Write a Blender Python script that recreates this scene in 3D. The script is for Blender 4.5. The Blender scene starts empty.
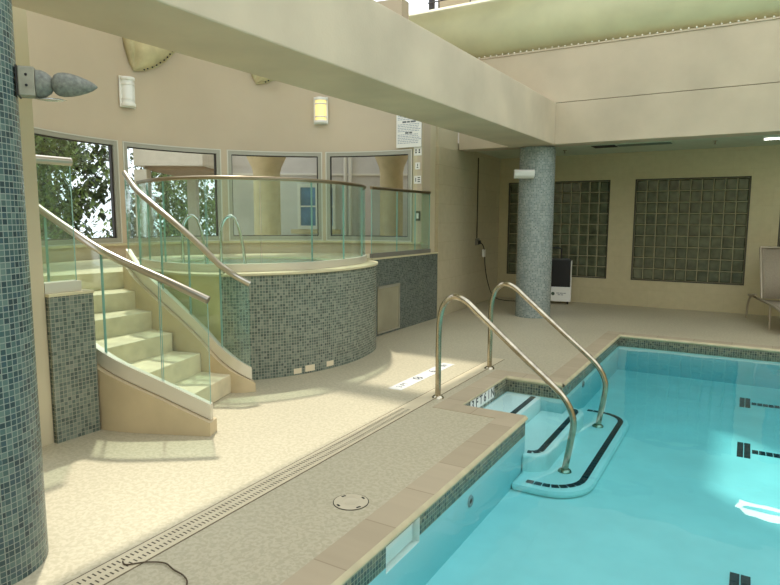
import bpy, bmesh, math, random
from mathutils import Vector, Matrix
random.seed(7)
SC = bpy.context.scene
COL = SC.collection
PI = math.pi

# ------------------------------------------------------------------ helpers
def lin(c):
    out = []
    for v in c[:3]:
        v = v / 255.0
        out.append(v / 12.92 if v <= 0.04045 else ((v + 0.055) / 1.055) ** 2.4)
    return (*out, 1.0)

class MB:
    """collects faces (with optional uv) and links them as ONE mesh object"""
    def __init__(self):
        self.v, self.f, self.uv, self.mi, self.sm = [], [], [], [], []
    def face(self, pts, uv=None, mi=0, smooth=False):
        b = len(self.v)
        self.v.extend([tuple(p) for p in pts])
        self.f.append(tuple(range(b, b + len(pts)))); self.uv.append(uv); self.mi.append(mi); self.sm.append(smooth)
    def grid(self, rows, uvs=None, mi=0, smooth=True, closed=False):
        """rows: list of lists of points, shared verts"""
        b = len(self.v); n = len(rows[0])
        for r in rows: self.v.extend([tuple(p) for p in r])
        for i in range(len(rows) - 1):
            for j in range(n if closed else n - 1):
                j2 = (j + 1) % n
                self.f.append((b + i*n + j, b + i*n + j2, b + (i+1)*n + j2, b + (i+1)*n + j))
                self.uv.append([uvs[i][j], uvs[i][j+1], uvs[i+1][j+1], uvs[i+1][j]] if uvs else None)
                self.mi.append(mi); self.sm.append(smooth)
    def box(self, x0, y0, z0, x1, y1, z1, mi=0):
        p = [(x0,y0,z0),(x1,y0,z0),(x1,y1,z0),(x0,y1,z0),(x0,y0,z1),(x1,y0,z1),(x1,y1,z1),(x0,y1,z1)]
        b = len(self.v); self.v.extend(p)
        for q in ((0,3,2,1),(4,5,6,7),(0,1,5,4),(1,2,6,5),(2,3,7,6),(3,0,4,7)):
            self.f.append(tuple(b+k for k in q)); self.uv.append(None); self.mi.append(mi); self.sm.append(False)
        return self
    def obox(self, M, sx, sy, sz, mi=0):
        """oriented box, centre at M"""
        p = [M @ Vector((a*sx/2, c*sy/2, d*sz/2)) for d in (-1,1) for a,c in ((-1,-1),(1,-1),(1,1),(-1,1))]
        b = len(self.v); self.v.extend([tuple(q) for q in p])
        for q in ((0,3,2,1),(4,5,6,7),(0,1,5,4),(1,2,6,5),(2,3,7,6),(3,0,4,7)):
            self.f.append(tuple(b+k for k in q)); self.uv.append(None); self.mi.append(mi); self.sm.append(False)
        return self
    def prism(self, poly, z0, z1, mi=0, mi_top=None):
        n = len(poly); b = len(self.v)
        self.v.extend([(x,y,z0) for x,y in poly]); self.v.extend([(x,y,z1) for x,y in poly])
        def add(f, m): self.f.append(f); self.uv.append(None); self.mi.append(m); self.sm.append(False)
        add(tuple(b+n+i for i in range(n)), mi if mi_top is None else mi_top)
        add(tuple(b+i for i in reversed(range(n))), mi)
        for i in range(n):
            j = (i+1) % n; add((b+i, b+j, b+n+j, b+n+i), mi)
        return self
    def tube(self, path, r, n=12, caps=True, mi=0):
        P = [Vector(p) for p in path]
        rr = r if isinstance(r, (list, tuple)) else [r]*len(P)
        up = Vector((0,0,1)); rows = []
        t0 = (P[1]-P[0]).normalized()
        nrm = t0.cross(up)
        if nrm.length < 1e-3: nrm = t0.cross(Vector((1,0,0)))
        nrm.normalize()
        for i, p in enumerate(P):
            t = (P[min(i+1,len(P)-1)] - P[max(i-1,0)]).normalized()
            nrm = (nrm - t*nrm.dot(t)).normalized(); bn = t.cross(nrm)
            rows.append([p + (nrm*math.cos(2*PI*k/n) + bn*math.sin(2*PI*k/n))*rr[i] for k in range(n)])
        self.grid(rows, mi=mi, closed=True)
        if caps:
            self.face(list(reversed(rows[0])), mi=mi); self.face(rows[-1], mi=mi)
        return self
    def lathe(self, prof, c, n=32, mi=0, uvs=False, a0=0, a1=2*PI, M=None):
        """prof: list of (r, z)"""
        full = abs(a1-a0-2*PI) < 1e-6
        k = n if full and not uvs else n+1
        rows, uvr = [], []
        for r, z in prof:
            row = []
            for j in range(k):
                a = a0 + (a1-a0)*j/n
                p = Vector((c[0]+r*math.cos(a), c[1]+r*math.sin(a), c[2]+z))
                row.append(M @ p if M else p)
            rows.append(row); uvr.append([((a0+(a1-a0)*j/n)*max(q[0] for q in prof), z) for j in range(k+1)])
        self.grid(rows, uvs=uvr if uvs else None, mi=mi, closed=(full and not uvs))
        return self
    def strip(self, path, zb, zt, th, off=0.0, mi=0, closed=False, smooth=True):
        """a wall of thickness th following a plan path (left-hand offset off); zb/zt numbers or lists"""
        n = len(path)
        zb = zb if isinstance(zb, (list,tuple)) else [zb]*n
        zt = zt if isinstance(zt, (list,tuple)) else [zt]*n
        N = []
        for i in range(n):
            if closed: a, b = path[i-1], path[(i+1) % n]
            else: a, b = path[max(i-1,0)], path[min(i+1,n-1)]
            dx, dy = b[0]-a[0], b[1]-a[1]; l = math.hypot(dx,dy) or 1
            N.append((-dy/l, dx/l))
        A = [(p[0]+q[0]*(off+th/2), p[1]+q[1]*(off+th/2)) for p,q in zip(path,N)]
        B = [(p[0]+q[0]*(off-th/2), p[1]+q[1]*(off-th/2)) for p,q in zip(path,N)]
        s = [0]
        for i in range(1, n+1):
            a, b = path[i-1], path[i % n]; s.append(s[-1] + math.hypot(b[0]-a[0], b[1]-a[1]))
        idx = list(range(n)) + ([0] if closed else [])
        def rib(X, z0, z1, flip):
            r0 = [(X[i][0], X[i][1], z0[i]) for i in idx]; r1 = [(X[i][0], X[i][1], z1[i]) for i in idx]
            u0 = [(s[k], z0[i]) for k,i in enumerate(idx)]; u1 = [(s[k], z1[i]) for k,i in enumerate(idx)]
            if flip: r0, r1, u0, u1 = r1, r0, u1, u0
            self.grid([r0, r1], uvs=[u0, u1], mi=mi, smooth=smooth)
        rib(B, zb, zt, False); rib(A, zb, zt, True)
        self.grid([[(B[i][0],B[i][1],zt[i]) for i in idx], [(A[i][0],A[i][1],zt[i]) for i in idx]], mi=mi, smooth=False)
        self.grid([[(A[i][0],A[i][1],zb[i]) for i in idx], [(B[i][0],B[i][1],zb[i]) for i in idx]], mi=mi, smooth=False)
        if not closed:
            for i, fl in ((0, 0), (n-1, 1)):
                q = [(A[i][0],A[i][1],zb[i]), (A[i][0],A[i][1],zt[i]), (B[i][0],B[i][1],zt[i]), (B[i][0],B[i][1],zb[i])]
                q = [q[3],q[2],q[1],q[0]] if not fl else q
                self.face(list(reversed(q)) , mi=mi)
        return self
    def build(self, name, mats, parent=None, bevel=0, loc=None, sharp=40, weld=False):
        me = bpy.data.meshes.new(name)
        o0 = Vector(loc) if loc else Vector((0,0,0))
        me.from_pydata([tuple(Vector(v)-o0) for v in self.v], [], self.f)
        if not isinstance(mats, (list,tuple)): mats = [mats]
        for m in mats: me.materials.append(m)
        ul = me.uv_layers.new(name='UVMap')
        for p, uv, mi, sm in zip(me.polygons, self.uv, self.mi, self.sm):
            p.material_index = mi; p.use_smooth = sm
            if uv:
                for li, c in zip(p.loop_indices, uv): ul.data[li].uv = c
            else:
                nr = p.normal
                for li in p.loop_indices:
                    c = Vector(me.vertices[me.loops[li].vertex_index].co) + o0
                    if abs(nr.z) > 0.7: ul.data[li].uv = (c.x, c.y)
                    else:
                        t = Vector((-nr.y, nr.x, 0)); t.normalize()
                        ul.data[li].uv = (t.dot(c), c.z)
        if any(self.sm):
            me.set_sharp_from_angle(angle=math.radians(sharp))
        me.update()
        o = bpy.data.objects.new(name, me); COL.objects.link(o)
        o.location = o0
        if parent:
            o.parent = parent
            o.location = o0 - Vector(parent.location) if parent.type == 'EMPTY' else o0
            if parent.type != 'EMPTY': o.matrix_parent_inverse = Matrix.Translation(-ploc(parent))
        if bevel:
            b = o.modifiers.new('bevel','BEVEL'); b.width = bevel; b.segments = 2; b.limit_method = 'ANGLE'
        return o

def ploc(o):
    v = Vector(o.location)
    while o.parent is not None:
        if o.parent.type == 'EMPTY': v += Vector(o.parent.location)
        o = o.parent
    return v

def thing(name, label, cat, loc, group=None):
    o = bpy.data.objects.new(name, None); COL.objects.link(o); o.location = loc
    o.empty_display_size = 0.1
    return tag(o, label, cat, group)
def tag(o, label, cat, group=None):
    o['label'] = label; o['category'] = cat; o['kind'] = 'thing'
    if group: o['group'] = group
    return o
def struct(o, label=None):
    o['kind'] = 'structure'
    if label: o['label'] = label
    return o
def dup(root, loc, label, rotz=None):
    r = root.copy(); COL.objects.link(r); r.location = loc; r['label'] = label
    if rotz is not None: r.rotation_euler[2] = rotz
    for ch in list(root.children):
        c = ch.copy(); COL.objects.link(c); c.parent = r
        for g in list(ch.children):
            d = g.copy(); COL.objects.link(d); d.parent = c
    return r
def smooth_path(pts, sub=8, closed=False):
    n = len(pts); out = []
    d = len(pts[0])
    rng = range(n if closed else n-1)
    for i in rng:
        if closed: p0,p1,p2,p3 = pts[i-1],pts[i],pts[(i+1)%n],pts[(i+2)%n]
        else: p0,p1,p2,p3 = pts[max(i-1,0)],pts[i],pts[i+1],pts[min(i+2,n-1)]
        for k in range(sub):
            t = k/sub
            out.append(tuple(0.5*((2*p1[a]) + (-p0[a]+p2[a])*t + (2*p0[a]-5*p1[a]+4*p2[a]-p3[a])*t*t + (-p0[a]+3*p1[a]-3*p2[a]+p3[a])*t**3) for a in range(d)))
    if not closed: out.append(tuple(pts[-1]))
    return out
def cut_path(pts, f0, f1, n=12):
    """part of a path (any dimension) between length fractions (plan length)"""
    s = [0]
    for a, b in zip(pts, pts[1:]): s.append(s[-1] + math.hypot(b[0]-a[0], b[1]-a[1]))
    out = []
    for k in range(n+1):
        q = (f0 + (f1-f0)*k/n)*s[-1]
        i = 0
        while i < len(s)-2 and s[i+1] < q: i += 1
        t = (q-s[i])/max(s[i+1]-s[i],1e-9); t = min(max(t,0),1)
        out.append(tuple(a+(b-a)*t for a,b in zip(pts[i],pts[i+1])))
    return out
def offset_closed(pts, d):
    n = len(pts); out = []
    for i in range(n):
        a, b = pts[i-1], pts[(i+1)%n]; dx, dy = b[0]-a[0], b[1]-a[1]; l = math.hypot(dx,dy)
        out.append((pts[i][0]-dy/l*d, pts[i][1]+dx/l*d))     # left of travel
    return out

# ------------------------------------------------------------------ materials
def newmat(name):
    m = bpy.data.materials.new(name); m.use_nodes = True
    nt = m.node_tree; bs = nt.nodes['Principled BSDF']
    return m, nt, bs
def mat(name, c, rough=0.5, metal=0.0, var=0.0, scale=6.0, bump=0.0, bscale=40.0, spec=0.5, emit=None, estr=0, coat=0):
    m, nt, bs = newmat(name); N, L = nt.nodes, nt.links
    bs.inputs['Base Color'].default_value = lin(c); bs.inputs['Roughness'].default_value = rough
    bs.inputs['Metallic'].default_value = metal; bs.inputs['Specular IOR Level'].default_value = spec
    bs.inputs['Coat Weight'].default_value = coat
    if emit: bs.inputs['Emission Color'].default_value = lin(emit); bs.inputs['Emission Strength'].default_value = estr
    if var or bump:
        tc = N.new('ShaderNodeTexCoord')
    if var:
        nz = N.new('ShaderNodeTexNoise'); nz.inputs['Scale'].default_value = scale; nz.inputs['Detail'].default_value = 5
        L.new(tc.outputs['Object'], nz.inputs['Vector'])
        rp = N.new('ShaderNodeValToRGB')
        rp.color_ramp.elements[0].position = 0.3; rp.color_ramp.elements[1].position = 0.7
        rp.color_ramp.elements[0].color = lin([v*(1-var) for v in c]); rp.color_ramp.elements[1].color = lin([min(255, v*(1+var*0.6)) for v in c])
        L.new(nz.outputs['Fac'], rp.inputs['Fac']); L.new(rp.outputs['Color'], bs.inputs['Base Color'])
    if bump:
        n2 = N.new('ShaderNodeTexNoise'); n2.inputs['Scale'].default_value = bscale; n2.inputs['Detail'].default_value = 4
        L.new(tc.outputs['Object'], n2.inputs['Vector'])
        b = N.new('ShaderNodeBump'); b.inputs['Strength'].default_value = bump; b.inputs['Distance'].default_value = 0.01
        L.new(n2.outputs['Fac'], b.inputs['Height']); L.new(b.outputs['Normal'], bs.inputs['Normal'])
    return m
def mosaic(name, cols, grout, pitch=0.026, gw=0.09, rough=0.25):
    m, nt, bs = newmat(name); N, L = nt.nodes, nt.links
    uv = N.new('ShaderNodeUVMap')
    sc = N.new('ShaderNodeVectorMath'); sc.operation = 'SCALE'; sc.inputs['Scale'].default_value = 1/pitch
    L.new(uv.outputs['UV'], sc.inputs[0])
    fl = N.new('ShaderNodeVectorMath'); fl.operation = 'FLOOR'; L.new(sc.outputs[0], fl.inputs[0])
    fr = N.new('ShaderNodeVectorMath'); fr.operation = 'FRACTION'; L.new(sc.outputs[0], fr.inputs[0])
    wn = N.new('ShaderNodeTexWhiteNoise'); wn.noise_dimensions = '2D'; L.new(fl.outputs[0], wn.inputs['Vector'])
    rp = N.new('ShaderNodeValToRGB'); rp.color_ramp.interpolation = 'CONSTANT'
    els = rp.color_ramp.elements
    while len(els) < len(cols): els.new(0.5)
    for i, c in enumerate(cols):
        els[i].position = i/len(cols); els[i].color = lin(c)
    L.new(wn.outputs['Value'], rp.inputs['Fac'])
    sep = N.new('ShaderNodeSeparateXYZ'); L.new(fr.outputs[0], sep.inputs[0])
    ds = []
    for ax in ('X','Y'):
        a = N.new('ShaderNodeMath'); a.operation = 'SUBTRACT'; a.inputs[1].default_value = 0.5; L.new(sep.outputs[ax], a.inputs[0])
        b = N.new('ShaderNodeMath'); b.operation = 'ABSOLUTE'; L.new(a.outputs[0], b.inputs[0]); ds.append(b)
    mx = N.new('ShaderNodeMath'); mx.operation = 'MAXIMUM'; L.new(ds[0].outputs[0], mx.inputs[0]); L.new(ds[1].outputs[0], mx.inputs[1])
    gt = N.new('ShaderNodeMath'); gt.operation = 'GREATER_THAN'; gt.inputs[1].default_value = 0.5-gw; L.new(mx.outputs[0], gt.inputs[0])
    mix = N.new('ShaderNodeMix'); mix.data_type = 'RGBA'
    L.new(gt.outputs[0], mix.inputs[0]); L.new(rp.outputs['Color'], mix.inputs[6]); mix.inputs[7].default_value = lin(grout)
    L.new(mix.outputs[2], bs.inputs['Base Color'])
    mr = N.new('ShaderNodeMapRange'); mr.inputs[3].default_value = rough; mr.inputs[4].default_value = 0.8
    L.new(gt.outputs[0], mr.inputs[0]); L.new(mr.outputs[0], bs.inputs['Roughness'])
    inv = N.new('ShaderNodeMath'); inv.operation = 'SUBTRACT'; inv.inputs[0].default_value = 1; L.new(gt.outputs[0], inv.inputs[1])
    bp = N.new('ShaderNodeBump'); bp.inputs['Strength'].default_value = 0.3; bp.inputs['Distance'].default_value = 0.002
    L.new(inv.outputs[0], bp.inputs['Height']); L.new(bp.outputs['Normal'], bs.inputs['Normal'])
    return m
def blocks(name, c1, c2, mortar, w, h, ms=0.004, rough=0.6, off=0.5):
    m, nt, bs = newmat(name); N, L = nt.nodes, nt.links
    uv = N.new('ShaderNodeUVMap'); br = N.new('ShaderNodeTexBrick'); L.new(uv.outputs['UV'], br.inputs['Vector'])
    br.offset = off
    br.inputs['Scale'].default_value = 1; br.inputs['Brick Width'].default_value = w; br.inputs['Row Height'].default_value = h
    br.inputs['Mortar Size'].default_value = ms; br.inputs['Color1'].default_value = lin(c1); br.inputs['Color2'].default_value = lin(c2)
    br.inputs['Mortar'].default_value = lin(mortar); br.inputs['Mortar Smooth'].default_value = 0.1
    nz = N.new('ShaderNodeTexNoise'); nz.inputs['Scale'].default_value = 9; nz.inputs['Detail'].default_value = 6
    L.new(uv.outputs['UV'], nz.inputs['Vector'])
    mp = N.new('ShaderNodeMapRange'); mp.inputs[3].default_value = 0.86; mp.inputs[4].default_value = 1.08; L.new(nz.outputs['Fac'], mp.inputs[0])
    mx = N.new('ShaderNodeMix'); mx.data_type = 'RGBA'; mx.blend_type = 'MULTIPLY'; mx.inputs[0].default_value = 1
    L.new(br.outputs['Color'], mx.inputs[6]); L.new(mp.outputs[0], mx.inputs[7]); L.new(mx.outputs[2], bs.inputs['Base Color'])
    bs.inputs['Roughness'].default_value = rough
    return m
def clear(name, tint, rough=0.0, ior=1.45, gl=(255,255,255), haze=0.0, hazec=(200,220,210)):
    """thin clear sheet: straight-through tinted transmission + Fresnel reflection"""
    m, nt, bs = newmat(name); N, L = nt.nodes, nt.links
    N.remove(bs); out = N['Material Output']
    tr = N.new('ShaderNodeBsdfTransparent'); tr.inputs['Color'].default_value = lin(tint)
    g = N.new('ShaderNodeBsdfGlossy'); g.inputs['Roughness'].default_value = rough; g.inputs['Color'].default_value = lin(gl)
    # Schlick reflectance from the angle of incidence, the same on both faces of the sheet
    ge = N.new('ShaderNodeNewGeometry'); dt = N.new('ShaderNodeVectorMath'); dt.operation = 'DOT_PRODUCT'; dt.name = 'facing'
    L.new(ge.outputs['Normal'], dt.inputs[0]); L.new(ge.outputs['Incoming'], dt.inputs[1])
    ab = N.new('ShaderNodeMath'); ab.operation = 'ABSOLUTE'; L.new(dt.outputs['Value'], ab.inputs[0])
    om = N.new('ShaderNodeMath'); om.operation = 'SUBTRACT'; om.inputs[0].default_value = 1; om.use_clamp = True; L.new(ab.outputs[0], om.inputs[1])
    pw = N.new('ShaderNodeMath'); pw.operation = 'POWER'; pw.inputs[1].default_value = 5; L.new(om.outputs[0], pw.inputs[0])
    f0 = ((ior-1)/(ior+1))**2
    fr = N.new('ShaderNodeMath'); fr.operation = 'MULTIPLY_ADD'; fr.inputs[1].default_value = 1-f0; fr.inputs[2].default_value = f0; L.new(pw.outputs[0], fr.inputs[0])
    mx = N.new('ShaderNodeMixShader'); L.new(fr.outputs[0], mx.inputs[0]); L.new(tr.outputs[0], mx.inputs[1]); L.new(g.outputs[0], mx.inputs[2])
    res = mx
    if haze:
        df = N.new('ShaderNodeBsdfDiffuse'); df.inputs['Color'].default_value = lin(hazec)
        m2 = N.new('ShaderNodeMixShader'); m2.inputs[0].default_value = haze
        L.new(mx.outputs[0], m2.inputs[1]); L.new(df.outputs[0], m2.inputs[2]); res = m2
    L.new(res.outputs[0], out.inputs['Surface'])
    return m, nt

PLASTER = mat('plaster', (200,188,156), 0.85, var=0.05, scale=1.2, bump=0.08, bscale=60)
PLASTER_W = mat('plaster_pink', (195,179,154), 0.85, var=0.04, scale=0.9, bump=0.06, bscale=60)
BEAMM = mat('beam_plaster', (196,180,152), 0.8, var=0.06, scale=1.5, bump=0.12, bscale=50)
SOFFIT = mat('soffit_paint', (176,182,158), 0.8, var=0.03)
STONE = blocks('stone_tile', (192,180,148), (187,175,143), (178,165,134), 0.62, 0.31, 0.004, 0.55, 0.5)
STONE_DARK = blocks('far_wall_tile', (192,180,142), (189,177,139), (182,169,132), 0.62, 0.31, 0.002, 0.6, 0.5)
TRAV = mat('travertine', (200,182,146), 0.45, var=0.06, scale=3, bump=0.04)
TREAD = mat('stair_concrete', (212,200,166), 0.5, var=0.08, scale=7, bump=0.06)
COPE = blocks('coping_stone', (182,166,138), (172,156,128), (152,137,110), 0.45, 3.0, 0.004, 0.6, 0.0)
CREAM = mat('cream_edge', (206,196,158), 0.5, var=0.05, scale=8)
MOS_BLUE = mosaic('mosaic_blue_green', [(56,76,76),(68,90,88),(80,102,97),(90,111,104),(62,83,86),(50,66,68),(100,119,110),(74,95,90)], (140,146,134), 0.0262, 0.07)
MOS_GREY = mosaic('mosaic_grey_green', [(86,98,88),(98,110,100),(110,122,108),(120,130,116),(92,106,96),(78,90,82),(128,136,122),(104,116,104)], (150,148,130), 0.029, 0.075)
MOS_DARK = mosaic('mosaic_dark_grey', [(78,88,80),(88,98,90),(98,107,97),(106,114,103),(70,80,74),(94,102,94)], (120,121,108), 0.026, 0.06)
MOS_PALE = mosaic('mosaic_pale_blue', [(118,132,128),(130,142,137),(142,152,145),(110,124,120),(152,160,152),(126,138,132)], (158,160,150), 0.026, 0.08)
MOS_BAND = mosaic('mosaic_waterline', [(52,62,54),(78,86,72),(104,106,86),(64,78,72),(120,118,96),(88,94,82)], (150,146,122), 0.027, 0.07)
GLASSM, _ = clear('balustrade_glass', (243,252,248), ior=1.5, haze=0.018, hazec=(205,232,220))
WINGLASS, _ = clear('window_glass', (248,251,250), ior=1.45)
GEDGE = mat('glass_edge', (136,178,166), 0.15, spec=0.6)
STEEL = mat('brushed_steel', (186,180,166), 0.28, 1.0, bump=0.02, bscale=200)
BRONZE = mat('bronze_rail', (158,146,124), 0.3, 1.0)
CHROME = mat('chrome', (205,208,205), 0.12, 1.0)
POLISH = mat('pool_rail_steel', (180,170,148), 0.2, 1.0, var=0.12, scale=14)
SHOE = mat('shoe_metal', (216,210,192), 0.35, 0.3)
SHOE_GREY = mat('shoe_grey', (120,116,104), 0.6)
FRAME = mat('window_frame', (164,162,148), 0.4, 0.2)
FRAMEL = mat('window_frame_light', (206,204,190), 0.4, 0.1)
GASKET = mat('black_gasket', (52,46,42), 0.6)
WHITE = mat('white_plastic', (232,230,220), 0.35)
DIFFW = mat('white_diffuser', (238,238,232), 0.4)
DIFFY = mat('lit_diffuser', (250,232,170), 0.4, emit=(255,214,120), estr=0.55)
BLACK = mat('black_plastic', (14,14,15), 0.4)
DARK = mat('dark_void', (20,20,18), 0.9)
TILEBLK = mat('dark_blue_tile', (16,40,52), 0.25)
TILEWHT = mat('white_marker_tile', (232,230,222), 0.25)
INK = mat('black_ink', (18,18,18), 0.5)
INKG = mat('grey_ink', (96,98,98), 0.6)
SPECK = mat('speckled_stone', (122,122,110), 0.6, var=0.2, scale=60, bump=0.1)
BRACK = mat('bracket_grey', (150,146,128), 0.5, 0.3, var=0.08, scale=20)
POOLP = mat('pool_plaster', (222,234,228), 0.7, var=0.03, scale=3)
STEPP = POOLP
TUBP = mat('tub_plaster', (242,246,244), 0.6)
SLING = mat('taupe_sling', (150,138,118), 0.75, var=0.06, scale=60)
LFRAME = mat('lounger_frame', (170,158,136), 0.45, 0.3)
PANEL = mat('access_panel_paint', (150,144,118), 0.55, var=0.06, scale=4)
PANELF = mat('access_panel_frame', (176,172,154), 0.4, 0.5)
LIDM = mat('lid_plastic', (196,184,156), 0.55, var=0.04)
GRATE = mat('drain_plastic', (206,192,160), 0.5, var=0.04)
SHELLM = mat('shell_canvas', (196,184,142), 0.75, var=0.10, scale=5)
TUBEM = mat('duct_paint', (204,200,158), 0.55, var=0.05, scale=2)
GB = mat('glass_block', (88,92,70), 0.12, var=0.25, scale=7, spec=0.6, bump=0.25, bscale=9)
GBF = mat('glass_block_joint', (150,142,110), 0.7)
GBFR = mat('glass_block_frame', (70,68,52), 0.6)
STUCCO = mat('grey_stucco', (206,202,198), 0.9, var=0.06, scale=2, bump=0.2)
TANCOL = mat('tan_column', (206,186,146), 0.8, var=0.05)
CREAMX = mat('cream_stucco', (222,214,200), 0.9, var=0.03)
BROWNX = mat('brown_soffit', (150,126,98), 0.8)
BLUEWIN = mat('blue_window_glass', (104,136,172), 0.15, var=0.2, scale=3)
WFRAME = mat('white_trim', (226,222,212), 0.6)
LEAF = mat('leaf_green', (112,134,72), 0.6, var=0.45, scale=2.5)
LEAFD = mat('leaf_dark', (70,88,54), 0.6, var=0.5, scale=2.5)
BARK = mat('bark', (70,56,44), 0.9, var=0.3)
GROUNDM = mat('outside_paving', (170,162,146), 0.9, var=0.1)
CEILM = mat('alcove_ceiling', (188,194,168), 0.8, var=0.03)
CORD = mat('black_cord', (30,28,26), 0.6)

# the deck: trowelled concrete with a knock-down texture
m, nt, bs = newmat('deck_concrete'); N, L = nt.nodes, nt.links
tc = N.new('ShaderNodeTexCoord')
n1 = N.new('ShaderNodeTexNoise'); n1.inputs['Scale'].default_value = 42; n1.inputs['Detail'].default_value = 3; n1.inputs['Distortion'].default_value = 0.6
n2 = N.new('ShaderNodeTexNoise'); n2.inputs['Scale'].default_value = 0.8; n2.inputs['Detail'].default_value = 5
L.new(tc.outputs['Object'], n1.inputs['Vector']); L.new(tc.outputs['Object'], n2.inputs['Vector'])
r1 = N.new('ShaderNodeValToRGB'); r1.color_ramp.elements[0].position = 0.42; r1.color_ramp.elements[1].position = 0.58
r1.color_ramp.elements[0].color = lin((174,164,136)); r1.color_ramp.elements[1].color = lin((188,178,150))
L.new(n1.outputs['Fac'], r1.inputs['Fac'])
mp = N.new('ShaderNodeMapRange'); mp.inputs[3].default_value = 0.86; mp.inputs[4].default_value = 1.1; L.new(n2.outputs['Fac'], mp.inputs[0])
mx = N.new('ShaderNodeMix'); mx.data_type = 'RGBA'; mx.blend_type = 'MULTIPLY'; mx.inputs[0].default_value = 1
L.new(r1.outputs['Color'], mx.inputs[6]); L.new(mp.outputs[0], mx.inputs[7]); L.new(mx.outputs[2], bs.inputs['Base Color'])
bp = N.new('ShaderNodeBump'); bp.inputs['Strength'].default_value = 0.6; bp.inputs['Distance'].default_value = 0.004
L.new(r1.outputs['Color'], bp.inputs['Height']); L.new(bp.outputs['Normal'], bs.inputs['Normal'])
bs.inputs['Roughness'].default_value = 0.5
DECK = m

# pool water: clear rippled surface over an absorbing volume
WATER, nt = clear('pool_water', (252,255,255), ior=1.33)
N, L = nt.nodes, nt.links
tc = N.new('ShaderNodeTexCoord'); nz = N.new('ShaderNodeTexNoise'); nz.inputs['Scale'].default_value = 2.2; nz.inputs['Detail'].default_value = 2
L.new(tc.outputs['Object'], nz.inputs['Vector'])
bp = N.new('ShaderNodeBump'); bp.inputs['Strength'].default_value = 0.10; bp.inputs['Distance'].default_value = 0.05
L.new(nz.outputs['Fac'], bp.inputs['Height'])
for q in N:
    if q.type == 'BSDF_GLOSSY': L.new(bp.outputs['Normal'], q.inputs['Normal'])
L.new(bp.outputs['Normal'], N['facing'].inputs[0])
va = N.new('ShaderNodeVolumeAbsorption'); va.inputs['Color'].default_value = (0.28,0.80,0.845,1); va.inputs['Density'].default_value = 1.35
L.new(va.outputs[0], N['Material Output'].inputs['Volume'])
TUBWATER, nt = clear('tub_water', (240,252,252), ior=1.33)
va = nt.nodes.new('ShaderNodeVolumeAbsorption'); va.inputs['Color'].default_value = (0.2,0.86,0.88,1); va.inputs['Density'].default_value = 0.05
nt.links.new(va.outputs[0], nt.nodes['Material Output'].inputs['Volume'])

# ------------------------------------------------------------------ camera
Fpx, CX, CY = 607.0, 390.0, 292.5
a = Vector((750-CX, -(221-CY), -Fpx)).normalized()
b = -Vector((-650-CX, -(216-CY), -Fpx)); b = (b - a*a.dot(b)).normalized()
c = b.cross(a)
cam = bpy.data.cameras.new('camera'); cam.sensor_width = 36; cam.lens = Fpx/780*36; cam.clip_start = 0.05; cam.clip_end = 300
co = bpy.data.objects.new('camera', cam); COL.objects.link(co)
M3 = Matrix((b, a, c))
co.matrix_world = Matrix.Translation((0,0,1.6)) @ M3.to_4x4()
SC.camera = co

# ------------------------------------------------------------------ constants
XE, YN = -1.49, 8.925                     # pool edges
RX, RY0, RY1 = -2.06, 4.74, 5.90          # step recess
XMAX, YMIN = 6.0, -3.0
WZ, FZ = -0.10, -0.505                     # water, pool floor
CW = 0.19                                 # coping width
YF = 12.1                                 # far wall
WC, WR = (-4.65, 5.40), 3.03              # curved window wall
TOPZ = 4.95
PZ = 1.05                                 # spa platform

# ------------------------------------------------------------------ floor, coping, pool
fl = MB()
def rect(x0,y0,x1,y1): fl.box(x0,y0,-0.30,x1,y1,0)
rect(-8.2,YMIN-2,XE-CW,RY0-CW); rect(-8.2,RY0-CW,RX-CW,RY1+CW); rect(-8.2,RY1+CW,XE-CW,YN+CW); rect(-8.2,YN+CW,XMAX+1.2,YF+0.3)
rect(XMAX,YMIN-2,XMAX+1.2,YN+CW); rect(XE-CW,YMIN-2,XMAX,YMIN)
struct(fl.build('floor', DECK))
cp = MB()
zt, zb = 0.004, -0.045
def crect(x0,y0,x1,y1): cp.box(x0,y0,zb,x1,y1,zt)
crect(XE-CW,YMIN,XE,RY0-CW); crect(RX-CW,RY0-CW,XE,RY0); cp.box(RX-CW,RY0,-0.018,RX,RY1,zt); crect(RX-CW,RY1,XE,RY1+CW)
crect(XE-CW,RY1+CW,XE,YN); crect(XE-CW,YN,XMAX,YN+CW)
# UV turned so the joints cross the band
cpo = cp.build('trim_1', COPE)
me = cpo.data
for p in me.polygons:
    cx, cy = p.center.x, p.center.y
    along_y = not (cy > YN or (RY0-CW < cy < RY0) or (RY1 < cy < RY1+CW))
    for li in p.loop_indices:
        v = me.vertices[me.loops[li].vertex_index].co
        me.uv_layers[0].data[li].uv = ((v.y if along_y else v.x)+10, 0.5)
struct(cpo)
# cream bull-nosed lip of the coping
lp = MB()
edge = [(XE,YMIN),(XE,RY0),(RX,RY0),(RX,RY1),(XE,RY1),(XE,YN),(XMAX,YN)]
for (x0,y0),(x1,y1) in zip(edge, edge[1:]):
    d = Vector((x1-x0,y1-y0,0)).normalized(); nr = Vector((d.y,-d.x,0))   # towards the water
    rows = []
    for px_ in ((x0,y0),(x1,y1)):
        base = Vector((px_[0],px_[1],0))
        thin = (x0 == x1 == RX); rr_, zz_ = (0.006,-0.018) if thin else (0.022,zb)
        rows.append([base + nr*(rr_*math.sin(PI*k/8)) + Vector((0,0,zt-(zt-zz_)*k/8)) for k in range(9)])
    lp.grid(rows, smooth=True)
struct(lp.build('trim_2', mat('coping_lip',(188,176,140),0.6,var=0.06,scale=8)))
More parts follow.
